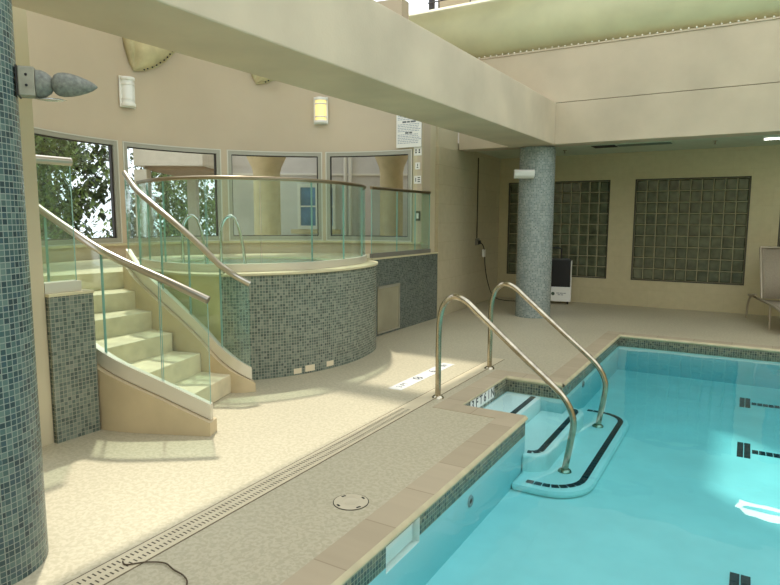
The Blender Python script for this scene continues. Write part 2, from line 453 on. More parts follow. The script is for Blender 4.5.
# pool shell with a hole for the skimmer mouth
SKY0, SKY1, SKZ0, SKZ1 = 2.50, 2.87, -0.20, -0.052
pb = MB()
TB = -0.165
def vwall(x0,y0,x1,y1,z0,z1,mi): 
    l = math.hypot(x1-x0,y1-y0)
    pb.face([(x0,y0,z0),(x1,y1,z0),(x1,y1,z1),(x0,y0,z1)], [(0,z0),(l,z0),(l,z1),(0,z1)], mi)
for (x0,y0),(x1,y1) in zip(edge, edge[1:]):
    if x0 == x1 == XE and y0 == YMIN:
        for ya, yb in ((y0,SKY0),(SKY1,y1)):
            vwall(XE,ya,XE,yb,TB,zb,1); vwall(XE,ya,XE,yb,FZ,TB,2)
        vwall(XE,SKY0,XE,SKY1,SKZ1,zb,1); vwall(XE,SKY0,XE,SKY1,FZ,SKZ0,2)
    else:
        vwall(x0,y0,x1,y1,TB,-0.018 if x0 == x1 == RX else zb,1); vwall(x0,y0,x1,y1,FZ,TB,2)
vwall(XMAX,YN,XMAX,YMIN,FZ,zb,0); vwall(XMAX,YMIN,XE,YMIN,FZ,zb,0)
pb.face([(RX,YMIN,FZ),(XMAX,YMIN,FZ),(XMAX,YN,FZ),(RX,YN,FZ)], None, 0)
struct(pb.build('pool_basin', [POOLP, MOS_BAND, mat('pool_wall_paint',(172,212,213),0.7)]))
wt = MB()
e = 0.015
wt.prism([(XE-e,YMIN-e),(XMAX+e,YMIN-e),(XMAX+e,YN+e),(XE-e,YN+e),(XE-e,RY1+e),(RX-e,RY1+e),(RX-e,RY0-e),(XE-e,RY0-e)], FZ-0.02, WZ)
struct(wt.build('pool_water', WATER))
# lane tile marks on the pool floor
for i,(yy, zlab) in enumerate(((8.03,'far'),(6.32,'mid'),(3.80,'near'))):
    lab = ('dark tile square and lane line on pool floor, farthest from camera','dark tile square and lane line in the bright patch of pool floor','dark tile square and lane line on pool floor, nearest the camera')[i]
    t = thing('lane_marking', lab, 'lane marking', (0.04,yy,FZ+0.001), 'tile lane markings on the pool floor')
    sq = MB()
    for r_ in range(4):
        for c_ in range(2):
            sq.box(0.03+c_*0.057, yy-0.21+r_*0.105, FZ+0.001, 0.03+c_*0.057+0.05, yy-0.21+r_*0.105+0.096, FZ+0.006)
    sq.build('tile_square', TILEBLK, t)
    ln = MB()
    for k in range(40):
        ln.box(0.15+k*0.056, yy-0.06, FZ+0.001, 0.15+k*0.056+0.049, yy+0.035, FZ+0.006)
    ln.build('tile_line', TILEBLK, t)

# steps in the water
st = thing('pool_steps', 'submerged white pool steps with dark tile edge lines below the two handrails', 'pool steps', (-1.4,5.3,FZ))
def rounded(x1, y0, y1, r, xb):
    pts = [(xb,y0)]
    for k in range(9):
        t_ = -PI/2 + PI/2*k/8; pts.append((x1-r+r*math.cos(t_), y0+r+r*math.sin(t_)))
    for k in range(9):
        t_ = PI/2*k/8; pts.append((x1-r+r*math.cos(t_), y1-r+r*math.sin(t_)))
    pts.append((xb,y1)); return pts
SZ = (-0.165,-0.30,-0.44)
S1 = [(RX+.002,RY0+.002),(-1.70,RY0+.002),(-1.70,RY1-.002),(RX+.002,RY1-.002)]
S2 = rounded(-1.30, 4.66, 6.16, 0.17, XE+.002)
S2m = [(-1.698,RY0+.002),(XE+.002,RY0+.002)]+S2+[(XE+.002,RY1-.002),(-1.698,RY1-.002)]
S3 = rounded(-0.92, 4.40, 6.66, 0.34, XE+.002)
for k,(poly,z) in enumerate(((S1,SZ[0]),(S2,SZ[1]),(S3,SZ[2]))):
    s_ = MB(); s_.prism(S2m if k == 1 else poly, FZ, z)
    so = s_.build('step', STEPP, st, bevel=0.03 if k else 0.01)
    tl = MB()
    if k == 0: path = [(-1.765,4.80),(-1.765,5.86)]
    elif k == 1: path = offset_closed(S2, 0.075)[1:-1]; 
    else: path = offset_closed(S3, 0.085)[1:-1]
    if k: 
        path = [(XE+0.10, path[0][1])] + path + [(XE+0.10, path[-1][1])] if k == 2 else [(XE+0.03, path[0][1])] + path + [(XE+0.03, path[-1][1])]
    tot = sum(math.dist(p,q) for p,q in zip(path,path[1:])); nt_ = int(tot/0.064)
    for q in range(nt_):
        seg = cut_path(path, (q+0.07)/nt_, (q+0.93)/nt_, 2)
        tl.strip(seg, z+0.001, z+0.005, 0.052, smooth=False)
    tl.build('tile_line', TILEBLK, so)

# depth tiles on the recess wall and on the deck
def text(body, size, M, m_, parent, name='lettering', align='CENTER', bold=0.0):
    cu = bpy.data.curves.new(name, 'FONT'); cu.body = body; cu.size = size; cu.extrude = 0.0008
    cu.align_x = align; cu.align_y = 'CENTER'; cu.materials.append(m_)
    cu.offset = bold
    tmp = bpy.data.objects.new('lettering_curve', cu); COL.objects.link(tmp)
    bpy.context.view_layer.update()
    me = bpy.data.meshes.new_from_object(tmp.evaluated_get(bpy.context.evaluated_depsgraph_get()))
    bpy.data.objects.remove(tmp); bpy.data.curves.remove(cu)
    o = bpy.data.objects.new(name, me); COL.objects.link(o)
    if parent:
        o.parent = parent; o.matrix_local = Matrix.Translation(-ploc(parent)) @ M
    else: o.matrix_world = M
    return o
dm = thing('depth_marker', 'white depth tiles reading 3 FT 6 IN on the recess wall of the steps', 'depth marker', (RX+0.004,5.2,-0.10))
tt = MB()
for k in range(6): tt.box(RX+0.001, 4.925+k*0.098, -0.125, RX+0.007, 4.925+k*0.098+0.094, -0.019)
tt.build('tile_row', TILEWHT, dm)
for k, ch in enumerate(('3','F','T','6','I','N')):
    Mx = Matrix.Translation((RX+0.0078, 4.972+k*0.098, -0.066)) @ Matrix(((0,0,1,0),(1,0,0,0),(0,1,0,0),(0,0,0,1)))
    text(ch, 0.118, Mx, INK, dm, bold=0.0015)
dk = thing('depth_marker', 'white no-diving tile strip set flush in the deck between drain and hot tub', 'depth marker', (-2.80,5.4,0))
tt = MB()
for k in range(8): tt.box(-2.875, 4.86+k*0.152, 0.0005, -2.735, 4.86+k*0.152+0.149, 0.004)
tt.build('tile_row', TILEWHT, dk)
ROT = Matrix(((0,-1,0,0),(1,0,0,0),(0,0,1,0),(0,0,0,1)))
text('3 FT', 0.09, Matrix.Translation((-2.805,5.02,0.0048)) @ ROT, INKG, dk)
text('6', 0.12, Matrix.Translation((-2.805,5.66,0.0048)) @ ROT, INK, dk)
text('IN', 0.09, Matrix.Translation((-2.805,5.95,0.0048)) @ ROT, INKG, dk)
sy = MB()
sy.lathe([(0.052,0.0005),(0.052,0.0022),(0.042,0.0022),(0.042,0.0005)], (-2.805,5.33,0.004), 28)
sy.obox(Matrix.Translation((-2.805,5.33,0.0052)) @ Matrix.Rotation(0.8,4,'Z'), 0.094, 0.010, 0.0012)
sy.obox(Matrix.Translation((-2.800,5.33,0.0050)) @ Matrix.Rotation(2.2,4,'Z'), 0.07, 0.016, 0.001)
sy.build('no_diving_symbol', INKG, dk)

# ------------------------------------------------------------------ pool handrails, wall fittings
RP = [(-2.335,0.0),(-2.335,0.30),(-2.335,0.58),(-2.325,0.73),(-2.285,0.86),(-2.195,0.93),(-2.085,0.905),(-1.97,0.815),(-1.75,0.632),(-1.5,0.425),(-1.30,0.262),(-1.20,0.165),(-1.14,0.06),(-1.122,-0.04),(-1.138,-0.17),(-1.178,-0.43)]
def handrail(y, label):
    t = thing('pool_handrail', label, 'handrail', (-2.335,y,0), 'bent steel handrails over the pool steps')
    r_ = MB(); r_.tube([(x,y,z) for x,z in smooth_path(RP, 6)], 0.026, 14); r_.build('tube', POLISH, t)
    for x,z in ((-2.335,0.0),(-1.178,-0.44)):
        f_ = MB(); f_.lathe([(0.0,0.026),(0.034,0.026),(0.052,0.012),(0.056,0.001),(0.0,0.001)], (x,y,z), 24); f_.build('flange', POLISH, t)
    return t
handrail(4.83, 'bent steel pool handrail on the near side of the steps')
handrail(6.10, 'bent steel pool handrail on the far side of the steps')
def inlet(y, z, label):
    t = thing('return_inlet', label, 'pool fitting', (XE,y,z), 'round return fittings in the pool wall')
    Mx = Matrix.Translation((XE+0.001,y,z)) @ Matrix.Rotation(PI/2,4,'Y')
    i_ = MB(); i_.lathe([(0.0,0.004),(0.02,0.004),(0.024,0.010),(0.036,0.010),(0.042,0.0)], (0,0,0), 24, M=Mx); i_.build('ring', mat('inlet_grey',(120,140,140),0.5), t)
    h_ = MB(); h_.lathe([(0.0,0.006),(0.016,0.006)], (0,0,0), 16, M=Mx); h_.build('nozzle', DARK, t)
inlet(3.594,-0.26,'round grey return fitting under the coping near the skimmer')
inlet(6.78,-0.21,'small round return fitting in the pool wall beyond the far handrail')
sk = thing('pool_skimmer', 'white skimmer mouth set in the tiled waterline of the pool wall', 'skimmer', (XE,2.685,-0.20))
s_ = MB(); d_ = 0.30
s_.face([(XE,SKY0,SKZ0),(XE,SKY1,SKZ0),(XE-d_,SKY1-.05,SKZ0),(XE-d_,SKY0+.05,SKZ0)])
s_.face([(XE,SKY0,SKZ1),(XE-d_,SKY0+.05,SKZ1),(XE-d_,SKY1-.05,SKZ1),(XE,SKY1,SKZ1)])
s_.face([(XE,SKY0,SKZ0),(XE-d_,SKY0+.05,SKZ0),(XE-d_,SKY0+.05,SKZ1),(XE,SKY0,SKZ1)])
s_.face([(XE,SKY1,SKZ0),(XE,SKY1,SKZ1),(XE-d_,SKY1-.05,SKZ1),(XE-d_,SKY1-.05,SKZ0)])
s_.face([(XE-d_,SKY0+.05,SKZ0),(XE-d_,SKY1-.05,SKZ0),(XE-d_,SKY1-.05,SKZ1),(XE-d_,SKY0+.05,SKZ1)])
s_.build('throat', WHITE, sk)
w_ = MB(); w_.box(XE-0.05, SKY0+.02, SKZ0+.01, XE-0.035, SKY1-.02, WZ+.005); w_.build('weir_flap', WHITE, sk)

# deck drain
dr = thing('trench_drain', 'long slotted cream trench drain cover running along the pool deck', 'drain', (-2.42,2.0,0))
g_ = MB()
g_.box(-2.49,-3.0,0.0005,-2.35,6.6,0.004)
g_.build('cover', GRATE, dr)
sl = MB()
for k in range(300):
    y = -2.9 + k*0.0245
    if y > 4.40: break
    for x in (-2.462,-2.405): sl.box(x,y,0.0042,x+0.028,y+0.007,0.0047)
o_ = sl.build('slots', mat('slot_shadow',(78,68,54),0.9), dr); o_['kind'] = 'stuff'
j_ = MB()
for x in (-2.497,-2.347): j_.box(x-0.004,-3.0,0.0003,x+0.004,6.6,0.0012)
j_.build('joint', mat('dark_joint',(104,92,72),0.9), dr)
# skimmer lid
ld = thing('skimmer_lid', 'round cream skimmer lid with four finger holes set in the deck', 'lid', (-1.86,2.73,0))
l_ = MB(); l_.lathe([(0.0,0.003),(0.045,0.003),(0.047,0.0045),(0.05,0.003),(0.098,0.003)], (-1.86,2.73,0), 40); l_.build('cover', LIDM, ld)
l_ = MB(); l_.lathe([(0.098,0.0015),(0.103,0.0015)], (-1.86,2.73,0), 40); l_.build('gap', DARK, ld)
for k in range(4):
    a_ = k*PI/2+0.35+PI/4
    h_ = MB(); h_.obox(Matrix.Translation((-1.86+0.082*math.cos(a_),2.73+0.082*math.sin(a_),0.0034)) @ Matrix.Rotation(a_+PI/2,4,'Z'), 0.026,0.012,0.0008)
    h_.build('finger_hole', DARK, ld)
ck = MB()
ck.tube([(x,y,0.0086) for x,y in smooth_path([(-2.43,1.67),(-2.39,1.66),(-2.33,1.72),(-2.25,1.76),(-2.17,1.745),(-2.09,1.735),(-2.03,1.70),(-1.99,1.62),(-1.97,1.50)],6)], 0.0035, 8)
tag(ck.build('cord', mat('brown_cord',(84,70,52),0.8)), 'thin dark curving line lying across the deck beside the trench drain', 'cord')

# ------------------------------------------------------------------ curved window wall
def P(ang, r, z): return (WC[0]+r*math.cos(math.radians(ang)), WC[1]+r*math.sin(math.radians(ang)), z)
def arc(a0, a1, r, n=None):
    n = n or max(2,int(abs(a1-a0)/2.0))
    return [P(a0+(a1-a0)*k/n, r, 0)[:2] for k in range(n+1)]
WB, WT = 1.33, 2.615
wins = [(179.1,205.2),(149.2,175.1),(118.7,144.8),(89.57,115.0)]
fz0, fz1 = WB-0.075, WT+0.07
cw = MB()
cw.strip(arc(85.2,262,WR+0.125), 0.0, fz0, 0.25)
cw.strip(arc(85.2,262,WR+0.125), fz1, 3.45, 0.25)
cw.strip(arc(92.3,212,WR+0.125), 3.45, TOPZ, 0.25)
cw.strip(arc(85.2,wins[3][0]-1.4,WR+0.125,2), fz0, fz1, 0.25)
for (a0,_),(_,a1) in ((wins[0],wins[1]),(wins[1],wins[2]),(wins[2],wins[3])):
    pass
cw.strip(arc(206.6,262,WR+0.125), fz0, fz1, 0.25)
for lo, hi in ((wins[1][1],wins[0][0]),(wins[2][1],wins[1][0]),(wins[3][1],wins[2][0])):
    cw.strip(arc(lo+1.3,hi-1.3,WR+0.075,2), fz0, fz1, 0.20)
struct(cw.build('wall_spa', PLASTER_W))
for i,(a0,a1) in enumerate(wins):
    fr = MB(); dw = 1.35
    fr.strip(arc(a0-dw,a1+dw,WR+0.03), fz0, WB, 0.11); fr.strip(arc(a0-dw,a1+dw,WR+0.03), WT, fz1, 0.11)
    fr.strip(arc(a0-dw,a0,WR+0.03,2), WB, WT, 0.11); fr.strip(arc(a1,a1+dw,WR+0.03,2), WB, WT, 0.11)
    fo = struct(fr.build('window_%d' % (i+1), FRAME))
    hl = MB()
    for zz in (fz0+0.002, fz1-0.016): hl.strip(arc(a0-dw,a1+dw,WR-0.028), zz, zz+0.014, 0.008)
    for aa in (a0-dw+0.02, a1+dw-0.34): hl.strip(arc(aa,aa+0.32,WR-0.028,2), fz0+0.017, fz1-0.017, 0.008)
    hl.build('edge_bead', FRAMEL, fo)
    gk = MB(); g = 0.45
    gk.strip(arc(a0,a1,WR+0.03), WB, WB+0.012, 0.05); gk.strip(arc(a0,a1,WR+0.03), WT-0.012, WT, 0.05)
    gk.strip(arc(a0,a0+g,WR+0.03,2), WB, WT, 0.05); gk.strip(arc(a1-g*0.6,a1,WR+0.03,2), WB, WT, 0.05)
    gk.build('gasket', GASKET, fo)
    gp = MB(); gp.strip(arc(a0,a1,WR+0.03), WB, WT, 0.008); gp.build('pane', WINGLASS, fo)
# sill ledge under the windows
sl = MB(); sl.strip(arc(85,209,WR-0.0), fz0-0.03, fz0, 0.10); struct(sl.build('trim_3', CREAM))

# flat strip between the window wall and the stone wall; stone wall; far wall
s_ = MB(); s_.box(-4.62,8.425,0,-4.392,8.885,3.4); struct(s_.build('wall_strip', PLASTER))
sw = MB()
sw.prism([(-4.33,8.89),(-4.50,12.1),(-4.75,12.1),(-4.75,8.89)], 0, 2.76)
sw.prism([(-4.372,9.671),(-4.50,12.1),(-4.75,12.1),(-4.75,9.671)], 2.76, 2.9)
struct(sw.build('wall_west', STONE))
sw = MB(); sw.prism([(-4.345,8.89),(-4.36,9.66),(-4.75,9.66),(-4.75,8.89)], 2.76, 3.4); struct(sw.build('wall_west_upper', PLASTER))
# far wall around three glass-block windows
fw = MB()
wx = [(-4.31,-2.31),(-1.87,-0.02),(0.42,2.27)]
z0g, z1g = 0.49, 2.36
fw.box(-4.75,YF,0,7.3,YF+0.2,z0g); fw.box(-4.75,YF,z1g,7.3,YF+0.2,2.9)
xs = [-4.75]+[v for w in wx for v in w]+[7.3]
for k in range(0,len(xs),2): fw.box(xs[k],YF,z0g,xs[k+1],YF+0.2,z1g)
struct(fw.build('wall_north', STONE_DARK))
for i,(xa,xb) in enumerate(wx):
    fr = MB(); t_ = 0.022
    fr.box(xa,YF+0.02,z0g,xb,YF+0.14,z0g+t_); fr.box(xa,YF+0.02,z1g-t_,xb,YF+0.14,z1g)
    fr.box(xa,YF+0.02,z0g,xa+t_,YF+0.14,z1g); fr.box(xb-t_,YF+0.02,z0g,xb,YF+0.14,z1g)
    fo = struct(fr.build('window_%d' % (i+5), GBFR))
    jn = MB(); jn.box(xa+t_,YF+0.055,z0g+t_,xb-t_,YF+0.12,z1g-t_); jn.build('joints', GBF, fo)
    nx = 11 if i == 0 else 10; nz_ = 9
    bw, bh = (xb-xa-2*t_)/nx, (z1g-z0g-2*t_)/nz_
    bl = MB()
    for r_ in range(nz_):
        for c_ in range(nx):
            x0_ = xa+t_+c_*bw+0.007; z0_ = z0g+t_+r_*bh+0.007
            x1_, z1_ = x0_+bw-0.014, z0_+bh-0.014
            y_ = YF+0.054; q = 0.018
            o4 = [(x0_,y_,z0_),(x1_,y_,z0_),(x1_,y_,z1_),(x0_,y_,z1_)]
            i4 = [(x0_+q,y_-0.012,z0_+q),(x1_-q,y_-0.012,z0_+q),(x1_-q,y_-0.012,z1_-q),(x0_+q,y_-0.012,z1_-q)]
            bl.face(i4)
            for k in range(4): bl.face([o4[k],o4[(k+1)%4],i4[(k+1)%4],i4[k]])
    bl.build('glass_blocks', GB, fo)

# ------------------------------------------------------------------ beams, ceilings, roof, sun blockers
bm_ = MB()
def bx(y, right): 
    t_ = (y-2.0)/7.67
    return (-2.845+0.14*t_) if right else (-3.615+0.185*t_)
BZ0, BZ1 = 2.77, 3.41
ya, yb = -5.0, 9.66
bm_.prism([(bx(ya,0),ya),(bx(ya,1),ya),(bx(yb,1),yb),(bx(yb,0),yb)], BZ0, BZ1)
struct(bm_.build('beam_main', [BEAMM], bevel=0.012))
sp = MB(); sp.box(-4.34,9.67,2.78,7.3,10.02,3.405); struct(sp.build('beam_lower', BEAMM, bevel=0.006))
sp = MB(); sp.box(-4.34,9.67,3.412,7.3,10.02,4.21); struct(sp.build('beam_upper', BEAMM, bevel=0.004))
sp = MB(); sp.box(-4.34,9.69,3.40,7.3,10.0,3.415); struct(sp.build('trim_4', mat('reveal_dark',(90,84,66),0.9)))
# round bulkhead above the spandrel, with a row of studs
tb = thing('round_bulkhead', 'long rounded painted duct with studs running along the top of the far beam', 'duct', (1.5,10.06,4.21))
t_ = MB(); t_.tube([(x,10.06,4.735) for x in (-7.5,-3,-1,1,3,5,7.15)], 0.525, 40); t_.build('shell', TUBEM, tb)
t_ = MB(); t_.box(-4.34,9.655,4.212,7.15,9.90,4.235); t_.build('flange', BEAMM, tb)
s_ = MB()
for k in range(110):
    x = -4.2+k*0.1
    if x > 1.4: break
    s_.lathe([(0.0,0.012),(0.011,0.009),(0.014,0.0)], (0,0,0), 8, M=Matrix.Translation((x,9.655,4.245+0.004*math.sin(k*2.3))) @ Matrix.Rotation(PI/2,4,'X'))
o_ = s_.build('studs', mat('stud_white',(228,222,200),0.5), tb); o_['kind'] = 'stuff'
ce = MB(); ce.box(-4.75,10.02,2.85,7.3,YF,2.9); struct(ce.build('ceiling', CEILM))
ce = MB(); ce.box(-4.75,10.60,2.9,7.3,YF+0.2,3.0); struct(ce.build('roof_alcove', PLASTER))
# unseen slab, wall and bars added to block sun; walls behind the camera
rf = MB(); rf.prism([(-3.95,-5.0),(-2.7,-5.0),(-2.7,14),(-3.95,14)], 6.0, 6.3)  # unseen slab, added to keep direct sun off the pool side
struct(rf.build('sun_block_slab', PLASTER))
up = MB()
SX = -2.7
up.box(SX-0.05,-5,6.3,SX,7.4,16); up.box(SX-0.05,9.0,6.3,SX,14,16); up.box(SX-0.05,7.4,8.5,SX,9.0,16)  # unseen sun blocker; its gap lets one bright patch reach the pool
struct(up.build('sun_block_wall', PLASTER))
rf = MB(); rf.box(-8.2,8.25,6.0,-3.95,10.0,6.2); rf.box(-8.2,6.48,6.0,-3.95,6.82,6.2); rf.box(-8.2,-5,6.0,-3.95,2.0,6.2)  # unseen bars, placed to shape the sun patches on the deck
struct(rf.build('sun_block_bars', PLASTER))
s_ = MB(); s_.box(-8.2,YMIN-2.2,0,7.3,YMIN-2.0,5.0); struct(s_.build('wall_south', PLASTER))
s_ = MB(); s_.box(7.2,YMIN-2,0,7.4,YF,5.0); struct(s_.build('wall_east', PLASTER))

# ------------------------------------------------------------------ tiled columns and the pilaster
def column(x, y, r, h, m_, label, name='tiled_column'):
    o = MB(); o.lathe([(r,0.001),(r,0.5),(r,1.2),(r,2.0),(r,h)], (x,y,0), 64, uvs=True)
    q = o.build(name, m_, loc=(x,y,0)); return tag(q, label, 'column')
column(-2.98,1.305,0.29,2.765,MOS_BLUE,'round blue-green mosaic column standing closest to the camera')
column(-3.06,9.94,0.287,2.765,MOS_PALE,'round pale grey mosaic column in front of the far glass-block wall')
s_ = MB(); s_.box(-4.50,2.13,0,-4.20,2.395,4.1); struct(s_.build('wall_pilaster', PLASTER))
s_ = MB(); s_.box(-4.31,2.40,0,-4.165,2.735,1.055); struct(s_.build('wall_pier', MOS_GREY))
s_ = MB(); s_.box(-4.44,2.398,1.055,-4.155,2.738,1.075); struct(s_.build('trim_5', CREAM))

# ------------------------------------------------------------------ hot tub
tile_side = smooth_path([(-4.37,4.19),(-4.27,4.29),(-4.165,4.437),(-4.055,4.594),(-3.93,4.82),(-3.845,5.06),(-3.79,5.354),(-3.777,5.638),(-3.81,5.92),(-3.894,6.256),(-4.06,6.54),(-4.31,6.79)],4)
back_side = smooth_path([(-4.31,6.79),(-4.6,6.85),(-5.2,7.02),(-5.9,6.85),(-6.4,6.25),(-6.58,5.5),(-6.45,4.85),(-6.08,4.43)],4)
stair_side = smooth_path([(-6.08,4.43),(-5.7,4.30),(-5.3,4.17),(-4.9,4.09),(-4.60,4.11),(-4.37,4.19)],4)
tub_out = tile_side[:-1]+back_side[:-1]+stair_side[:-1]
HT = thing('hot_tub', 'raised round hot tub clad in grey-green mosaic with cream rim', 'hot tub', (-5.15,5.6,0))
t_ = MB(); t_.strip(tile_side, 0.0, 1.05, 0.10, off=0.05); t_.build('mosaic_wall', MOS_GREY, HT)
t_ = MB(); t_.strip(stair_side, 0.0, 1.05, 0.10, off=0.05); t_.build('plaster_wall', mat('olive_plaster',(196,184,132),0.6,var=0.08,scale=3), HT)
t_ = MB(); t_.strip(back_side, 0.6, 1.05, 0.10, off=0.05); t_.build('back_wall', TUBP, HT)
rim_o, rim_i = offset_closed(tub_out,-0.022), offset_closed(tub_out,0.30)
t_ = MB()
L_ = len(tub_out)
def ring(polyo, polyi, z0, z1, b):
    n = len(polyo); idx = list(range(n))+[0]
    b.grid([[(polyo[i][0],polyo[i][1],z1) for i in idx],[(polyi[i][0],polyi[i][1],z1) for i in idx]], smooth=False)
    b.grid([[(polyi[i][0],polyi[i][1],z0) for i in idx],[(polyo[i][0],polyo[i][1],z0) for i in idx]], smooth=False)
    b.grid([[(polyo[i][0],polyo[i][1],z0) for i in idx],[(polyo[i][0],polyo[i][1],z1) for i in idx]], smooth=True)
    b.grid([[(polyi[i][0],polyi[i][1],z1) for i in idx],[(polyi[i][0],polyi[i][1],z0) for i in idx]], smooth=True)
ring(rim_o, rim_i, 1.051, 1.072, t_); t_.build('rim', CREAM, HT, bevel=0.006)
t_ = MB(); ins = offset_closed(tub_out,0.295)
idx = list(range(L_))+[0]
t_.grid([[(ins[i][0],ins[i][1],1.04) for i in idx],[(ins[i][0],ins[i][1],0.94) for i in idx]])
t_.face([(p[0],p[1],0.94) for p in ins]); t_.build('basin', TUBP, HT)
t_ = MB(); wp = offset_closed(tub_out,0.297); t_.prism(wp,0.945,1.06); struct(t_.build('hot_tub_water', TUBWATER))
# bare patches where tiles have come off at the foot of the wall
for f0,f1,z0_,z1_ in ((0.245,0.275,0.015,0.07),(0.29,0.33,0.02,0.085),(0.385,0.42,0.03,0.085)):
    seg = cut_path(tile_side, f0, f1, 4)
    b_ = MB(); b_.strip(seg, z0_, z1_, 0.003, off=-0.002); b_.build('bare_patch', mat('bare_mortar',(222,208,176),0.9), HT)

# platform the tub stands in
aw = arc(84.5,207,WR-0.002)
plat = aw + [(-7.2,3.5),(-6.9,2.6),(-6.2,2.4),(-4.65,2.395),(-4.45,2.40),(-4.45,2.735),(-5.45,2.77),(-5.85,2.84),(-5.85,3.0),(-5.62,4.06),(-5.66,4.20),(-6.08,4.39)]
tb_back = [p for p in reversed(offset_closed(tub_out,-0.002)[len(tile_side)-1:len(tile_side)-1+len(back_side)-1])]
plat = plat + tb_back + [(-4.515,6.895),(-4.515,8.41)]
s_ = MB(); s_.prism(plat, 0.0, PZ); struct(s_.build('platform', TREAD))
# tiled parapet on the pool side of the platform, and its access hatch
s_ = MB(); s_.box(-4.50,6.90,0,-4.335,8.415,1.06); s_.box(-4.388,8.415,0,-4.335,8.885,1.06); struct(s_.build('wall_parapet', MOS_DARK))
s_ = MB(); s_.box(-4.52,6.90,1.061,-4.322,8.415,1.085); s_.box(-4.388,8.415,1.061,-4.322,8.886,1.085); struct(s_.build('trim_6', CREAM))
hp = thing('access_panel', 'beige access hatch with metal frame low in the dark mosaic parapet', 'access panel', (-4.34,7.28,0.04))
p_ = MB(); p_.box(-4.333,7.02,0.05,-4.325,7.60,0.655); p_.build('door', PANEL, hp)
p_ = MB()
for q in ((7.02,0.655,7.625,0.69),(7.02,0.03,7.625,0.05),(7.60,0.05,7.625,0.655)): p_.box(-4.333,q[0],q[1],-4.317,q[2],q[3])
p_.build('frame', PANELF, hp)

# ------------------------------------------------------------------ staircase
Lp = [(-3.72,2.99),(-4.07,2.87),(-4.53,2.87),(-4.97,2.87),(-5.45,2.91),(-5.85,3.0)]
Rp = [(-4.05,3.985),(-4.366,3.92),(-4.667,3.85),(-4.987,3.88),(-5.284,3.935),(-5.62,4.06)]
SG = thing('staircase', 'curved cream staircase with plaster side walls climbing to the hot tub', 'staircase', (-4.6,3.4,0))
for i in range(5):
    s_ = MB(); z = 0.175*(i+1)
    s_.prism([Lp[i],Rp[i],Rp[i+1],Lp[i+1]], 0.0005, z); s_.build('step', TREAD, SG, bevel=0.008)
lst = smooth_path([(-3.37,3.125,0.10),(-3.68,2.985,0.25),(-4.10,2.825,0.435),(-4.53,2.81,0.61),(-4.97,2.82,0.79),(-5.45,2.87,0.99),(-5.8,2.93,1.12)],6)
rst = smooth_path([(-3.93,4.165,0.08),(-4.03,4.055,0.18),(-4.2,4.01,0.30),(-4.40,3.985,0.47),(-4.70,3.935,0.70),(-4.99,3.945,0.86),(-5.284,3.99,1.00),(-5.62,4.115,1.16)],6)
for pth in (lst, rst):
    s_ = MB(); s_.strip([p[:2] for p in pth], 0.0005, [p[2] for p in pth], 0.13); s_.build('side_wall', TRAV, SG, bevel=0.01)

# ------------------------------------------------------------------ glass railings
def glass_rail(label, path, top, seams, rail_m, rail_r=0.025, shoe=(0.0,0.11), rail_over=(0,0), shoe_m=None, name='glass_railing', shoe_th=0.05, close_ends=True):
    """path: (x,y,zbase); top: height of rail centre above base"""
    t = thing(name, label, 'railing', (path[0][0],path[0][1],path[0][2]), 'frameless glass railings around the hot tub')
    tops = top if isinstance(top,(list,tuple)) else [top]*len(path)
    p5 = [(p[0],p[1],p[2],h) for p,h in zip(path,tops)]
    r_ = MB(); r_.tube([(p[0],p[1],p[2]+p[3]) for p in p5], rail_r, 14); r_.build('handrail', rail_m, t)
    s_ = MB(); s_.strip([p[:2] for p in path], [p[2]+shoe[0] for p in path], [p[2]+shoe[1] for p in path], shoe_th); s_.build('base_shoe', shoe_m or SHOE, t)
    L_ = sum(math.hypot(q[0]-p[0],q[1]-p[1]) for p,q in zip(path,path[1:])); g = 0.006/L_
    fs = [0]+list(seams)+[1]
    for a_, b_ in zip(fs, fs[1:]):
        seg = cut_path(p5, a_+g, b_-g, 10)
        zb_ = [p[2]+shoe[1]-0.002 for p in seg]; zt_ = [p[2]+p[3]-rail_r*0.8 for p in seg]
        q = MB(); q.strip([p[:2] for p in seg], zb_, zt_, 0.014)
        q.mi[-2:] = [1,1]
        q.build('glass_panel', [GLASSM, GEDGE], t)
    return t
glass_rail('glass railing with metal handrail on the outer curve of the stairs', cut_path(lst,0.004,1,40), 0.905, (0.15,0.34,0.62), STEEL, rail_r=0.03, shoe=(0.008,0.125))
rtop = []
glass_rail('glass railing with sloping handrail between the stairs and the hot tub', cut_path(rst,0.015,1,40), [0.91-0.03*math.sin(PI*k/40) for k in range(41)], (0.16,0.36,0.56,0.78), STEEL, rail_r=0.029, shoe=(0.008,0.125))
tr = smooth_path([(-6.02,4.57),(-5.7,4.42),(-5.30,4.29),(-4.9,4.26),(-4.5,4.40),(-4.25,4.68),(-4.08,4.98),(-3.995,5.35),(-3.985,5.70),(-4.05,6.15),(-4.20,6.50),(-4.36,6.72)],6)
glass_rail('curved glass railing standing on the rim of the hot tub', [(x,y,1.072) for x,y in tr], 0.935, (0.10,0.20,0.34,0.47,0.61,0.74,0.87), BRONZE, rail_r=0.021, shoe=(0.001,0.08))
glass_rail('straight glass railing on the dark mosaic parapet by the stone wall', [(-4.358,y,1.086) for y in (6.905,7.4,7.8,8.2,8.63)], 0.935, (0.40,0.72), BRONZE, rail_r=0.022, shoe=(0.001,0.06), shoe_m=SHOE_GREY, shoe_th=0.05)
glass_rail('short glass railing on top of the mosaic pier beside the stairs', [(-4.25,y,1.075) for y in (2.40,2.5,2.6,2.67)], 0.93, (), STEEL, rail_r=0.03, shoe=(0.001,0.075), shoe_th=0.10)

